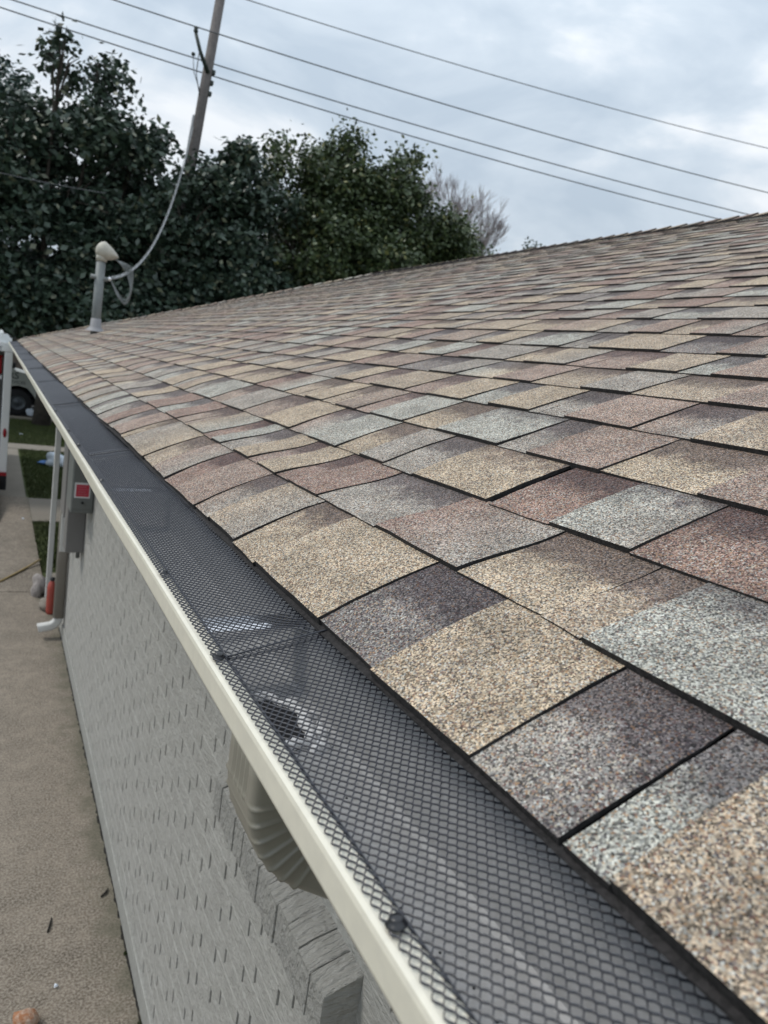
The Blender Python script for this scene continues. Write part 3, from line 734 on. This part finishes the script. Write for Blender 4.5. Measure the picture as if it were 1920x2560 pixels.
# ---------------- small things by the driveway ----------------
def blob(name, c, r, m, label, cat, seed, sub=3, flat=.7):
    import bmesh
    bm = bmesh.new(); bmesh.ops.create_icosphere(bm, subdivisions=sub, radius=1)
    rs = random.Random(seed); ks = [(rs.uniform(1.5, 4), rs.uniform(1.5, 4), rs.uniform(1.5, 4), rs.uniform(0, 6)) for _ in range(4)]
    for v in bm.verts:
        k = 1 + sum(.09 * math.sin(a * v.co.x + b * v.co.y + d * v.co.z + e_) for a, b, d, e_ in ks)
        v.co = Vector((v.co.x * r[0] * k, v.co.y * r[1] * k, max(v.co.z, -flat) * r[2] * k))
    for f in bm.faces: f.smooth = True
    me = bpy.data.meshes.new(name); bm.to_mesh(me); me.materials.append(m); o = bpy.data.objects.new(name, me); o.location = c; link(o); return tag(o, label, cat)
blob('boulder', (.545, 8.2, .09), (.085, .12, .13), M['granite'], 'rounded pale grey boulder by the wall corner at the end of the hose', 'boulder', 2)
blob('stone', (.585, 7.72, .05), (.07, .10, .075), M['concrete2'], 'low grey stone between the boulder and the red canister', 'stone', 5)
can = thing('canister', (.61, 7.6, 0), 'faded red plastic canister standing behind the far downspout', 'canister')
cb = MB(); cb.lathe(.612, 7.6, [(.001, .0), (.038, .0), (.043, .03), (.043, .27), (.036, .31), (.02, .33), (.018, .345)], 18); cb.build('body', M['redplastic'], can)
cb = MB(); cb.lathe(.612, 7.6, [(.022, .340), (.022, .37), (.001, .373)], 14); cb.build('cap', M['black'], can)
pts = [(-1.6 + .1 * k, 7.2 + .075 * k + .1 * math.sin(k * .45), .013) for k in range(18)] + [(.175, 8.6, .013), (.32, 8.86, .016), (.46, 9.12, .02), (.60, 9.33, .05)]
h = MB().tube(pts, .0115, 8); o = h.build('garden_hose', M['hose']); tag(o, 'yellow garden hose lying across the driveway to the boulder', 'hose')
# brick fragment in the near corner
b_ = blob('brick_fragment', (.235, 2.76, .03), (.052, .05, .045), M['orange_brick'], 'orange brick fragment with a pale patch at the near edge of the driveway', 'brick', 9, 2)
tw = MB().tube([(.345, 3.25, .006), (.360, 3.30, .009), (.368, 3.345, .006)], [.004, .005, .002], 6); tag(tw.build('twig', M['soil']), 'short dark twig lying on the open concrete driveway', 'twig')
tw = MB().tube([(.60, 3.42, .006), (.625, 3.44, .010), (.64, 3.47, .006)], [.004, .006, .003], 6); tag(tw.build('twig', M['soil']), 'dark curled twig close to the foundation of the wall', 'twig')
for (px, py, s_, lb) in ((.36, 2.92, .009, 'tiny white paint chip near the orange brick fragment'), (.4885, 11.6, .02, 'tiny white scrap on the far driveway slab'), (.72, 21.0, .05, 'white scrap of paper on the far lawn')):
    q = MB(); q.add([(px - s_, py - s_, .008), (px + s_, py - s_ * .6, .012), (px + s_ * .8, py + s_, .008), (px - s_ * .7, py + s_ * .8, .016), (px, py, .020)], [(0, 1, 4), (1, 2, 4), (2, 3, 4), (3, 0, 4)]); tag(q.build('paper_scrap', M['bagwhite']), lb, 'scrap')
# moss tufts in the crack
for i, (y_, g_, lb) in enumerate(((2.62, .012, 'green moss tuft in the wall crack nearest the camera'), (3.02, .009, 'small green moss tuft in the wall crack beside the curled twig'))):
    V = []; F = []
    for _ in range(120):
        a = random.uniform(0, 6.28); d = random.random() * g_; x = .660 + d * math.cos(a); y = y_ + 1.8 * d * math.sin(a); b = len(V); w = .0012; hgt = random.uniform(.004, .012)
        V += [(x - w, y, 0), (x + w, y, 0), (x + random.uniform(-.005, .005), y + random.uniform(-.005, .005), hgt)]; F.append((b, b + 1, b + 2))
    tag(MB().add(V, F).build('moss_tuft', M['grass']), lb, 'moss')
# plastic bag on the lawn
bag = thing('plastic_bag', (1.15, 16.5, 0), 'crumpled white and blue plastic bag lying on the lawn', 'bag')
w_ = blob('crumple', (1.22, 16.45, .10), (.20, .16, .17), M['bagwhite'], None, None, 4); w2 = blob('blue_end', (1.03, 16.55, .04), (.13, .10, .04), M['bagblue'], None, None, 6)
for q in (w_, w2):
    q.parent = bag; q.location = q.location - bag.location
    for key in ('label', 'category'):
        if key in q: del q[key]

# ---------------- mast with weatherhead on the roof ----------------
mast = thing('service_mast', (1.01, 9.2, 2.78), 'grey conduit mast with a cream weatherhead rising through the far roof', 'mast')
MX, MY = 1.012, 9.2
MB().tube([(MX - .012, MY, 2.55), (MX + .000, MY, 3.62)], .050, 16).build('conduit', M['galv'], mast)
fl = MB(); fl.lathe(MX - .006, MY, [(.11, 2.79), (.085, 2.815), (.062, 2.84), (.055, 2.93), (.048, 2.935)], 18); fl.build('flashing', M['lead'], mast)
# weatherhead: bulbous hood that leans forward to +x
import bmesh as _bm
bm = _bm.new(); _bm.ops.create_uvsphere(bm, u_segments=20, v_segments=14, radius=1)
for v in bm.verts:
    x, y, z = v.co
    fx = .098 * x; fz = .115 * z
    if x > 0: fx *= 1.55; fz *= (1 - .45 * x); fz -= .035 * x
    if z < 0: fz *= .75
    v.co = Vector((MX + .03 + fx, MY + y * .088, 3.665 + fz))
for f in bm.faces: f.smooth = True
me = bpy.data.meshes.new('weatherhead'); bm.to_mesh(me); me.materials.append(M['weatherhead']); link(bpy.data.objects.new('weatherhead', me), mast)
MB().tube([(MX + .002, MY, 3.56), (MX + .002, MY, 3.63)], .058, 16).build('collar', M['weatherhead'], mast)
MB().tube([(MX - .10, MY - .01, 3.385), (MX + .085, MY - .01, 3.375)], .024, 8).build('clamp', M['galv'], mast)
MB().tube([(MX + .085, MY - .01, 3.375), (MX + .11, MY - .012, 3.40)], .022, 8).build('insulator', M['bracket'], mast)
# loose conductors looping from head to clamp
for j in range(6):
    o1 = .012 * (j - 2.5); a_ = Vector((MX + .15, MY + o1, 3.61)); 
    pts = []
    P0 = a_; P1 = Vector((MX + .30 + o1, MY + .01, 3.50 + .01 * j)); P2 = Vector((MX + .34 + .4 * o1, MY + o1, 3.30 + .5 * abs(o1))); P3 = Vector((MX + .29 + .3 * o1, MY + o1, 3.16 + .03 * math.sin(j * 2)))
    P4 = Vector((MX + .2, MY + o1, 3.21 + .012 * j)); P5 = Vector((MX + .11, MY - .012, 3.385))
    ctrl = [P0, P1, P2, P3, P4, P5]
    for s in range(5):
        A = ctrl[max(s - 1, 0)]; B = ctrl[s]; C_ = ctrl[s + 1]; D = ctrl[min(s + 2, 5)]
        for q in range(6):
            t = q / 6; pts.append(.5 * ((2 * B) + (C_ - A) * t + (2 * A - 5 * B + 4 * C_ - D) * t * t + (3 * B - 3 * C_ + D - A) * t ** 3))
    pts.append(P5); MB().tube(pts, .0055, 5).build('conductor', M['galv'], mast)

# ---------------- pole and lines ----------------
pole = thing('utility_pole', (3.93, 22, 0), 'leaning weathered wooden utility pole rising above the dark trees', 'utility pole')
def pc(z): return 3.90 + .0815 * z
MB().tube([(pc(z), 22, z) for z in (0, 3, 6, 9, 11.95)], [.165, .155, .145, .135, .125], 16).build('shaft', M['wood_pole'], pole)
arm = MB().tube([(pc(10.02), 21.88, 10.02), (4.46, 21.85, 10.45), (4.30, 21.85, 10.85)], [.06, .05, .045], 8).build('bracket', M['iron'], pole)
b_ = MB(); b_.lathe(4.29, 21.85, [(.001, 10.86), (.05, 10.87), (.065, 10.92), (.04, 10.95), (.06, 10.98), (.035, 11.02), (.001, 11.03)], 10); b_.build('insulator', M['iron'], pole)
b_ = MB(); b_.lathe(4.27, 21.8, [(.001, 10.28), (.05, 10.30), (.05, 10.36), (.001, 10.38)], 10); b_.build('insulator', M['iron'], pole)
for zz in (10.10, 9.83, 9.55): MB().box(pc(zz) + .10, pc(zz) + .19, 21.9, 22.05, zz - .05, zz + .05).build('bolt_bracket', M['iron'], pole)
MB().tube([(4.42, 21.84, 10.4), (4.40, 21.84, 9.9), (pc(9.4) - .12, 21.86, 9.4)], .014, 5).build('drop_wire', M['wire'], pole)
MB().tube([(4.27, 21.8, 10.3), (4.33, 21.8, 9.9), (pc(9.5) - .12, 21.86, 9.5)], .010, 5).build('drop_wire', M['wire'], pole)
MB().tube([(pc(8.4) - .14, 21.9, 8.9), (pc(8) - .16, 21.88, 8.3), (pc(7.5) - .17, 21.87, 7.6)], .03, 6).build('riser_cable', M['alu_wire'], pole)
def cat_wire(name, a, b, sag, r, m, label, ext=.5, n=60, group=None):
    a = Vector(a); b = Vector(b); pts = []
    for k in range(n + 1):
        t = -ext + (1 + 2 * ext) * k / n; p = a.lerp(b, t); p.z -= sag * 4 * t * (1 - t); pts.append(p)
    return tag(MB().tube(pts, r, 6).build(name, m), label, 'wire', group)
cat_wire('power_line', (4.27, 21.9, 11.03), (23.5, 18.7, 11.0), .15, .016, M['wire'], 'grey power line passing just above the pole bracket insulator')
cat_wire('power_line', (5.0, 22.0, 10.33), (22.7, 18.7, 10.1), .12, .016, M['wire'], 'upper line of the close pair crossing the pole below its bracket')
cat_wire('power_line', (4.88, 22.0, 10.03), (21.5, 18.7, 9.65), .12, .016, M['wire'], 'lowest grey line crossing the pole, lower of the close pair')
cat_wire('power_line', (6.12, 24.0, 13.01), (25.1, 20.8, 13.35), .15, .014, M['wire'], 'highest thin power line alone in the upper right sky')
cat_wire('telephone_line', (-.6, 16, 5.35), (1.75, 16, 5.42), .03, .006, M['wire'], 'thin faint line in front of the dark left tree', .0)
# twisted service drop from the pole to the mast
A = Vector((MX + .11, MY - .012, 3.40)); B = Vector((pc(8.6) - .15, 21.9, 8.6))
for j in range(3):
    pts = []
    for k in range(161):
        t = k / 160; p = A.lerp(B, t); p.z -= 4 * .95 * t * (1 - t); w = 2 * math.pi * (k / 6 + j / 3)
        rr_ = .014 * (1 + .5 * t); pts.append(p + Vector((math.cos(w) * rr_, 0, math.sin(w) * rr_)))
    if j == 0:
        sdp = thing('service_drop', A, 'twisted aluminium service cable hanging from the pole to the roof mast', 'cable')
    MB().tube(pts, .0075, 5).build('cable_strand', M['alu_wire'] if j < 2 else M['galv'], sdp)

# ---------------- trees ----------------
def leaves(blobs, n, lsize, seed, droop=.2, core=.45, mat_=None, cl=14, cr_=.26):
    """blobs: (x,y,z,rx,ry,rz,weight)"""
    r = np.random.default_rng(seed); w = np.array([b[3] * b[4] * b[5] * b[6] for b in blobs]); w = w / w.sum()
    sub = []; sw = []
    for bl, ww in zip(blobs, w):
        k = 16
        for _ in range(k):
            d = r.normal(size=3); d /= np.linalg.norm(d); d[2] = d[2] * .9 + .1; q = r.uniform(.35, 1.02); f = r.uniform(.24, .42)
            sub.append([bl[0] + d[0] * bl[3] * q, bl[1] + d[1] * bl[4] * q, bl[2] + d[2] * bl[5] * q, bl[3] * f, bl[4] * f, bl[5] * f * .85]); sw.append(ww / k * (f / .33) ** 2)
    Bl = np.array(sub); w = np.array(sw); w /= w.sum(); nc = n // cl; ch = r.choice(len(Bl), nc, p=w); Bl = Bl[ch]
    d = r.normal(size=(nc, 3)); d /= np.linalg.norm(d, axis=1)[:, None]; rad = r.random(nc) ** .45 * 1.15
    C = Bl[:, :3] + d * rad[:, None] * Bl[:, 3:6]
    C = np.repeat(C, cl, 0) + r.normal(0, cr_, (nc * cl, 3)) * np.repeat(r.uniform(.4, 1.1, nc), cl)[:, None]
    shade = np.repeat(r.random(nc), cl) * .7 + r.random(nc * cl) * .3
    shade = np.where(r.random(nc * cl) < .05, 1.0, shade * .85)
    m = len(C); a = r.normal(size=(m, 3)); a[:, 2] = a[:, 2] * .6 - droop; a /= np.linalg.norm(a, axis=1)[:, None]
    b = np.cross(a, r.normal(size=(m, 3))); b /= np.linalg.norm(b, axis=1)[:, None]
    L = lsize * 1.15 * r.uniform(.6, 1.25, m); Wd = L * r.uniform(.45, .72, m)
    V = np.stack([C, C + a * (L * .5)[:, None] + b * (Wd * .5)[:, None], C + a * L[:, None], C + a * (L * .5)[:, None] - b * (Wd * .5)[:, None]], 1)
    me = npmesh('leaves', V.reshape(-1, 3), np.arange(m * 4).reshape(-1, 4), mat_)
    fa = me.attributes.new('leaf', 'FLOAT', 'POINT'); fa.data.foreach_set('value', np.repeat(shade, 4).astype(np.float32))
    return me
def tree(base, blobs, n, ls, seed, label, mat_, name='tree', core=.45, cl=14, cr_=.26, group=None):
    root = thing(name, base, label, 'tree', group); rs = random.Random(seed)
    o = bpy.data.objects.new('crown', leaves(blobs, n, ls, seed, mat_=mat_, core=core, cl=cl, cr_=cr_)); link(o, root)
    b = Vector(base); top = b + Vector((0, 0, min(2.6, blobs[0][2] * .4)))
    mb = MB(); mb.tube([b, b + Vector((.05, .02, top.z * .5)), top], [.26, .2, .17], 10)
    for bl in blobs:
        c = Vector(bl[:3]); mid = top.lerp(c, .5) + Vector((rs.uniform(-.3, .3), rs.uniform(-.3, .3), -.3)); mb.tube([top, mid, c], [.10, .06, .025], 7, False)
        for _ in range(7):
            d = Vector((rs.uniform(-1, 1), rs.uniform(-1, 1), rs.uniform(-.3, 1))).normalized(); e_ = c + Vector((d.x * bl[3], d.y * bl[4], d.z * bl[5])) * .95
            m2 = c.lerp(e_, .5) + Vector((0, 0, rs.uniform(-.2, .1))); mb.tube([c.lerp(mid, rs.random() * .5), m2, e_], [.032, .02, .008], 5, False)
    mb.build('trunk', M['bark'], root); return root
G = 'trees beyond the far end of the roof'
tree((-2.0, 38, 0), [(-1.7, 38, 9.9, 3.0, 2.6, 4.1, 1), (-2.2, 38, 6.0, 3.6, 3, 3.5, 1)], 42000, .22, 11, 'distant rounded dark green tree at the far left edge behind the magnolia', M['leaf_far'], 'cedar_tree', .4, 14, .3)
tree((1.3, 23.4, 0), [(1.6, 23.2, 6.5, 2.3, 1.9, 1.9, 1), (1.2, 23, 9.4, .5, .5, .95, 1.1), (2.3, 23, 9.4, .6, .6, .8, 1.1), (3.3, 23, 8.0, .75, .7, .8, 1.2), (.3, 23.3, 7.2, 1.1, 1.2, 1.0, 1), (-.6, 23.5, 6.2, 1.6, 1.6, 1.6, 1), (3.4, 23.1, 6.3, 1.3, 1.3, 1.5, 1),
      (.4, 23.2, 4.0, 2.6, 1.9, 1.9, 1.3), (3.1, 23.2, 3.9, 1.9, 1.7, 2.0, 1.3), (-1.2, 23.8, 3.6, 1.8, 1.6, 1.6, 1)], 80000, .19, 12, 'tall dark magnolia with ragged top reaching highest at the left of the pole', M['leaf_dark'], 'magnolia_tree', .5, 12, .20)
tree((5.6, 21.8, 0), [(4.9, 21.6, 7.1, .95, .9, .9, 1.2), (5.9, 21.7, 7.4, .95, .9, 1.15, 1.2), (4.4, 21.3, 6.0, 1.0, .9, 1.0, 1), (6.5, 22, 6.6, 1.1, 1.1, 1.2, 1), (5.2, 21.8, 4.7, 2.1, 1.6, 1.9, 1.3), (3.9, 21.9, 3.4, 1.6, 1.4, 1.4, 1), (6.2, 21.8, 3.4, 1.8, 1.5, 1.6, 1)],
     52000, .18, 13, 'dark broadleaf tree just right of the pole with sky showing low through its crown', M['leaf_dark'], 'magnolia_tree', .45, 12, .20)
tree((9.6, 23, 0), [(7.7, 23, 8.0, 1.1, 1.1, 1.3, 1.2), (9.3, 23, 8.3, 1.5, 1.3, 1.4, 1.4), (11.0, 23, 8.4, 1.4, 1.2, 1.4, 1.4), (8.6, 23, 6.0, 2.2, 1.9, 1.9, 1.2), (10.9, 23, 6.2, 2.0, 1.8, 2.0, 1.2), (9.5, 23, 4.0, 3.0, 2.0, 1.9, 1.1)],
     80000, .15, 14, 'broad olive green tree with rounded top in the middle of the tree line', M['leaf_olive'], 'oak_tree', .45, 12, .22)
tree((13.2, 23.4, 0), [(12.6, 23.2, 7.2, 1.3, 1.3, 1.5, 1.2), (14.1, 23.4, 6.8, 1.3, 1.2, 1.5, 1.2), (15.7, 23.6, 6.3, 1.1, .9, 1.2, 1.2), (12.9, 23.2, 4.8, 2.2, 1.6, 1.7, 1.2), (15.8, 23.6, 5.2, 1.4, 1.2, 1.3, 1.2)],
     62000, .135, 15, 'smaller olive tree tapering down to the ridge at the right end of the tree line', M['leaf_olive'], 'oak_tree', .4, 12, .22)
tree((8.2, 20.5, 0), [(9.2, 20.5, 4.2, 1.1, .8, .8, 1), (8.2, 20.6, 3.6, 1.4, 1, 1.0, 1), (11.3, 20.8, 4.7, 1.2, .8, .6, 1)], 22000, .11, 16, 'low yellow green shrub just showing over the ridge in front of the trees', M['leaf_olive'], 'shrub', .5, 12, .2)
tree((29.9, 40, 0), [(29.8, 40, 11.6, .55, .5, .9, 1), (29.8, 40, 10, 1.2, .8, 1.2, 1)], 4000, .2, 17, 'tiny evergreen tip poking above the ridge right of the bare tree', M['leaf_dark'], 'pine_tree', .5, 12, .2)
# bare tree
M['twigs'] = mat('bare_twigs', (.22, .18, .18), .9)
bt = thing('bare_tree', (24.3, 40, 0), 'leafless grey brown tree behind the right end of the tree line', 'tree')
mb = MB(); tw = MB(); rs = random.Random(3)
def branch(p, d, L, r_, depth):
    e_ = p + d * L; mid = p.lerp(e_, .5) + Vector((rs.uniform(-1, 1), rs.uniform(-1, 1), rs.uniform(-.5, .5))) * L * .06
    (mb if depth < 3 else tw).tube([p, mid, e_], [r_, r_ * .8, r_ * .6], 5 if depth < 3 else 3, False)
    if depth >= 7: return
    for _ in range(4 if depth in (3, 4) else 3):
        nd = (d + Vector((rs.uniform(-1, 1), rs.uniform(-1, 1), rs.uniform(-.1, .7))) * (.20 if depth < 2 else .42)).normalized()
        branch(p.lerp(e_, rs.uniform(.55, 1)), nd, L * rs.uniform(.58, .76), max(.006, r_ * .5), depth + 1)
branch(Vector((24.3, 40, 0)), Vector((-.0, 0, 1)), 6.3, .18, 0)
mb.build('trunk', M['bark'], bt); tw.build('twigs', M['twigs'], bt, None)

# ---------------- neighbour building behind the trailer ----------------
nb = thing('shed', (-1, 30.5, 0), 'brown board shed partly hidden behind the trailer and the magnolia', 'shed')
MB().box(-4.5, 1.6, 33, 37, -.01, 3.3).build('wall', M['siding'], nb)
x = -4.5
while x < 1.5: MB().box(x, x + .17, 32.96, 32.995, 0, 3.28).build('board', M['siding'], nb); x += .19
mb = MB(); mb.add([(-4.9, 32.6, 3.25), (2.0, 32.6, 3.25), (2.0, 35, 4.1), (-4.9, 35, 4.1), (2.0, 37.4, 3.25), (-4.9, 37.4, 3.25), (-4.9, 32.6, 3.17), (2.0, 32.6, 3.17)], [(0, 1, 2, 3), (3, 2, 4, 5), (6, 7, 1, 0)]); mb.build('roof', M['shade_roof'], nb)

# ---------------- vehicles ----------------
def text_mesh(name, s, size, loc, rot, m, parent, bold=.0):
    cu = bpy.data.curves.new(name, 'FONT'); cu.body = s; cu.size = size; cu.extrude = .003; cu.offset = bold
    ob = bpy.data.objects.new('tmp', cu); sc.collection.objects.link(ob); dg = bpy.context.evaluated_depsgraph_get(); me = bpy.data.meshes.new_from_object(ob.evaluated_get(dg)); bpy.data.objects.remove(ob)
    me.materials.clear(); me.materials.append(m); me.transform(Matrix.Translation(loc) @ Matrix.Rotation(rot[2], 4, 'Z') @ Matrix.Rotation(rot[0], 4, 'X')); o = bpy.data.objects.new(name, me); link(o, parent); return o
def wheel(parent, cx, cy, cz, r, w, axis='Y', rimr=.6):
    secs = []; n = 28
    prof = [(r * .55, -w / 2), (r * .93, -w / 2), (r, -w * .32), (r, w * .32), (r * .93, w / 2), (r * .55, w / 2)]
    def ring(rr, o_):
        return [((cx + rr * math.cos(a), cy + o_, cz + rr * math.sin(a)) if axis == 'Y' else (cx + o_, cy + rr * math.cos(a), cz + rr * math.sin(a))) for a in [2 * math.pi * k / n for k in range(n)]]
    wh = MB().sweep([ring(a, b) for a, b in prof], True, True).build('wheel', M['rubber'], parent)
    MB().sweep([ring(r * .58, -w * .46), ring(r * .5, -w * .36), ring(r * .25, -w * .30), ring(r * .18, -w * .42), ring(.001, -w * .43)], True, True).build('rim', M['rim'], wh)
# trailer: enclosed, rear doors open, seen from behind
tl = thing('cargo_trailer', (-.9, 15, 0), 'white enclosed cargo trailer with its rear open and red crates inside, at the left edge', 'trailer')
TX0, TX1, TY0, TY1, TZ0, TZ1 = -1.9, .255, 13.2, 17.6, .38, 2.40
MB().box(TX1 - .03, TX1, TY0 + .12, TY1, TZ0, TZ1).build('side_panel', M['vanwhite'], tl)
MB().box(TX0, TX0 + .03, TY0 + .12, TY1, TZ0, TZ1).build('side_panel', M['vanwhite'], tl)
MB().box(TX0, TX1, TY1, TY1 + .03, TZ0, TZ1).build('front_panel', M['vanwhite'], tl)
MB().box(TX0, TX1, TY0, TY1 + .03, TZ1, TZ1 + .03).build('roof', M['vanwhite'], tl)
MB().box(TX0 + .03, TX1 - .03, TY0 + .1, TY1, TZ0, TZ0 + .05).build('floor', M['black'], tl)
rp = MB().box(TX1 - .10, TX1 + .015, TY0, TY0 + .118, TZ0, TZ1 - .11, .01).build('door_post', M['vanwhite'], tl)
MB().box(TX0 - .015, TX0 + .10, TY0, TY0 + .118, TZ0, TZ1 - .11, .01).build('door_post', M['vanwhite'], tl)
MB().box(TX0 - .015, TX1 + .015, TY0 - .002, TY0 + .12, TZ1 - .108, TZ1 - .001, .008).build('header', M['vanwhite'], tl)
text_mesh('lettering', 'LIFT', .085, Vector((TX1 - .29, TY0 - .004, TZ1 - .09)), (R(90), 0, 0), M['lettering'], tl)
b_ = MB(); n = 16; b_.sweep([[(TX1 - .04 + r_ * .028 * math.cos(a), TY0 - y_, 1.02 + r_ * .075 * math.sin(a)) for a in [2 * math.pi * k / n for k in range(n)]] for r_, y_ in ((1, .0), (1, .008), (.7, .014), (.01, .016))], True, True); b_.build('marker_light', M['redlens'], tl)
MB().box(TX0, TX1 + .02, TY0 - .05, TY0 + .02, .10, .33, .01).build('bumper', M['black'], tl)
MB().box(TX1 - .10, TX1 + .018, TY0 - .055, TY0 + .02, .332, .379).build('tail_light', M['redlens'], tl)
MB().box(TX0 + .1, TX1 - .12, TY0 + .3, TY0 + .36, 1.84, 1.90).build('cross_bar', M['vanwhite'], tl)
for yy in (15.4, 16.2): wheel(tl, TX1 - .16, yy, .32, .32, .2, 'X'); wheel(tl, TX0 + .16, yy, .32, .32, .2, 'X')
rc = thing('red_crate', (-.2, 13.9, 1.9), 'red plastic crate on the upper bar inside the open trailer', 'crate')
MB().box(-.75, .13, 13.65, 14.1, 1.905, 2.18, .02).build('body', M['redcrate'], rc); MB().box(-.76, .14, 13.64, 14.11, 2.181, 2.20, .004).build('rim', M['redcrate'], rc)
ld = thing('ladder', (-.6, 15, 2.44), 'pale ladder and boards strapped flat on top of the trailer', 'ladder')
for xx in (-.30, .10): MB().box(xx, xx + .03, 13.25, 17.4, 2.51, 2.58).build('rail', M['vanwhite'], ld)
for k in range(10): MB().tube([(-.27, 13.5 + k * .4, 2.545), (.10, 13.5 + k * .4, 2.545)], .015, 6).build('rung', M['vanwhite'], ld)
for yy in (13.4, 15.5, 17.2): MB().box(-1.2, .25, yy, yy + .06, 2.431, 2.509).build('rack_bar', M['vanwhite'], ld)
pk = MB(); pk.add([(-.5, 11.3, .006), (.165, 11.3, .006), (.165, 13.13, .30), (-.5, 13.13, .30), (-.5, 11.3, .03), (.165, 11.3, .03), (.165, 13.13, .33), (-.5, 13.13, .33)], [(3, 2, 1, 0), (4, 5, 6, 7), (0, 1, 5, 4), (1, 2, 6, 5), (2, 3, 7, 6), (3, 0, 4, 7)])
tag(pk.build('ramp_board', M['plank']), 'tan wooden ramp board leaning on the rear of the trailer', 'ramp')
# truck at the kerb
tk = thing('pickup_truck', (-.6, 26, 0), 'cream white service truck with grey lettering parked at the kerb beyond the lawn', 'truck')
Y0, Y1 = 25.0, 26.9
side = [(-3.9, .55), (-3.2, .55), (-3.1, .80), (-2.75, .98), (-2.4, .80), (-2.3, .55), (.22, .50), (.28, .72), (.45, .88), (.70, .94), (.95, .88), (1.12, .70), (1.22, .50), (1.62, .48), (1.76, .60), (1.78, .88), (1.70, 1.10), (1.45, 1.22), (.62, 1.36), (.60, 1.38), (-3.9, 1.38)]
def extr(poly, y0, y1, inset=0):
    a = [(x, y0, z) for x, z in poly]; b = [(x, y1, z) for x, z in poly]; return MB().sweep([a, b], True, False, True)
extr(side, Y0, Y1).build('body', M['dirtywhite'], tk)
cabp = [(-1.5, 1.381), (.60, 1.381), (.05, 1.98), (-.15, 2.03), (-1.4, 2.03), (-1.5, 1.95)]
extr(cabp, Y0 + .08, Y1 - .08).build('cab', M['dirtywhite'], tk)
w1 = [(-.62, 1.42), (.44, 1.42), (.0, 1.91), (-.62, 1.93)]
extr(w1, Y0 + .06, Y0 + .078).build('side_window', M['glass'], tk); extr([(-1.4, 1.42), (-.68, 1.42), (-.68, 1.93), (-1.36, 1.93)], Y0 + .06, Y0 + .078).build('side_window', M['glass'], tk)
mb = MB(); mb.add([(.575, Y0 + .15, 1.42), (.575, Y1 - .15, 1.42), (.10, Y1 - .2, 1.93), (.10, Y0 + .2, 1.93)], [(0, 1, 2, 3)]); mb.v = [(x + .012, y, z + .008) for x, y, z in mb.v]; mb.build('windscreen', M['glass'], tk)
wheel(tk, .70, Y0 + .13, .43, .40, .26); wheel(tk, -2.75, Y0 + .13, .43, .40, .26); wheel(tk, .70, Y1 - .13, .43, .40, .26); wheel(tk, -2.75, Y1 - .13, .43, .40, .26)
MB().box(1.60, 1.82, Y0 + .05, Y1 - .05, .42, .56, .02).build('bumper', M['rim'], tk)
MB().box(1.74, 1.79, Y0 + .05, Y0 + .35, .85, 1.0, .01).build('headlight', M['bracket'], tk)
MB().box(-3.5, 1.3, Y0 + .3, Y1 - .3, .35, .52).build('chassis', M['black'], tk)
text_mesh('lettering', 'RS', .27, Vector((.42, Y0 - .002, 1.13)), (R(90), 0, 0), M['lettering'], tk, .006)
text_mesh('lettering', 'SERVICES', .13, Vector((.36, Y0 - .002, .985)), (R(90), 0, 0), M['lettering'], tk, .002)
MB().box(.38, .60, Y0 - .03, Y0 + .055, 1.44, 1.60, .02).build('mirror', M['black'], tk)
# dark car behind the truck
dc = thing('dark_car', (3, 27.9, 0), 'dark car parked in the shade behind the service truck', 'car')
extr([(.9, .35), (5.2, .35), (5.3, .7), (5.1, .92), (4.2, 1.0), (3.6, 1.42), (2.0, 1.45), (1.3, 1.0), (.95, .9), (.85, .6)], 27.2, 28.9).build('body', M['darkpaint'], dc)
extr([(1.55, 1.02), (4.0, 1.02), (3.55, 1.36), (2.05, 1.39)], 27.17, 27.195).build('side_window', M['glass'], dc)
for xx in (1.7, 4.4): wheel(dc, xx, 27.3, .33, .33, .22); wheel(dc, xx, 28.8, .33, .33, .22)
tag(blob('bucket', (1.06, 24.9, .17), (.11, .11, .14), M['bagwhite'], 'pale round bag lying by the kerb under the truck', 'bag', 8), None)
bpy.data.objects['bucket'].name = 'rubbish_bag'

# group phrases for repeats
GR = {'power_line': 'power lines crossing the sky', 'magnolia_tree': 'dark magnolia trees beyond the roof', 'oak_tree': 'olive green trees beyond the roof', 'twig': 'twigs on the driveway', 'moss_tuft': 'moss tufts in the wall crack', 'paper_scrap': 'small white scraps on the ground', 'downspout': 'downspouts of the cream gutter'}
for o in sc.objects:
    if o.parent is None and o.name.split('.')[0] in GR: o['group'] = GR[o.name.split('.')[0]]
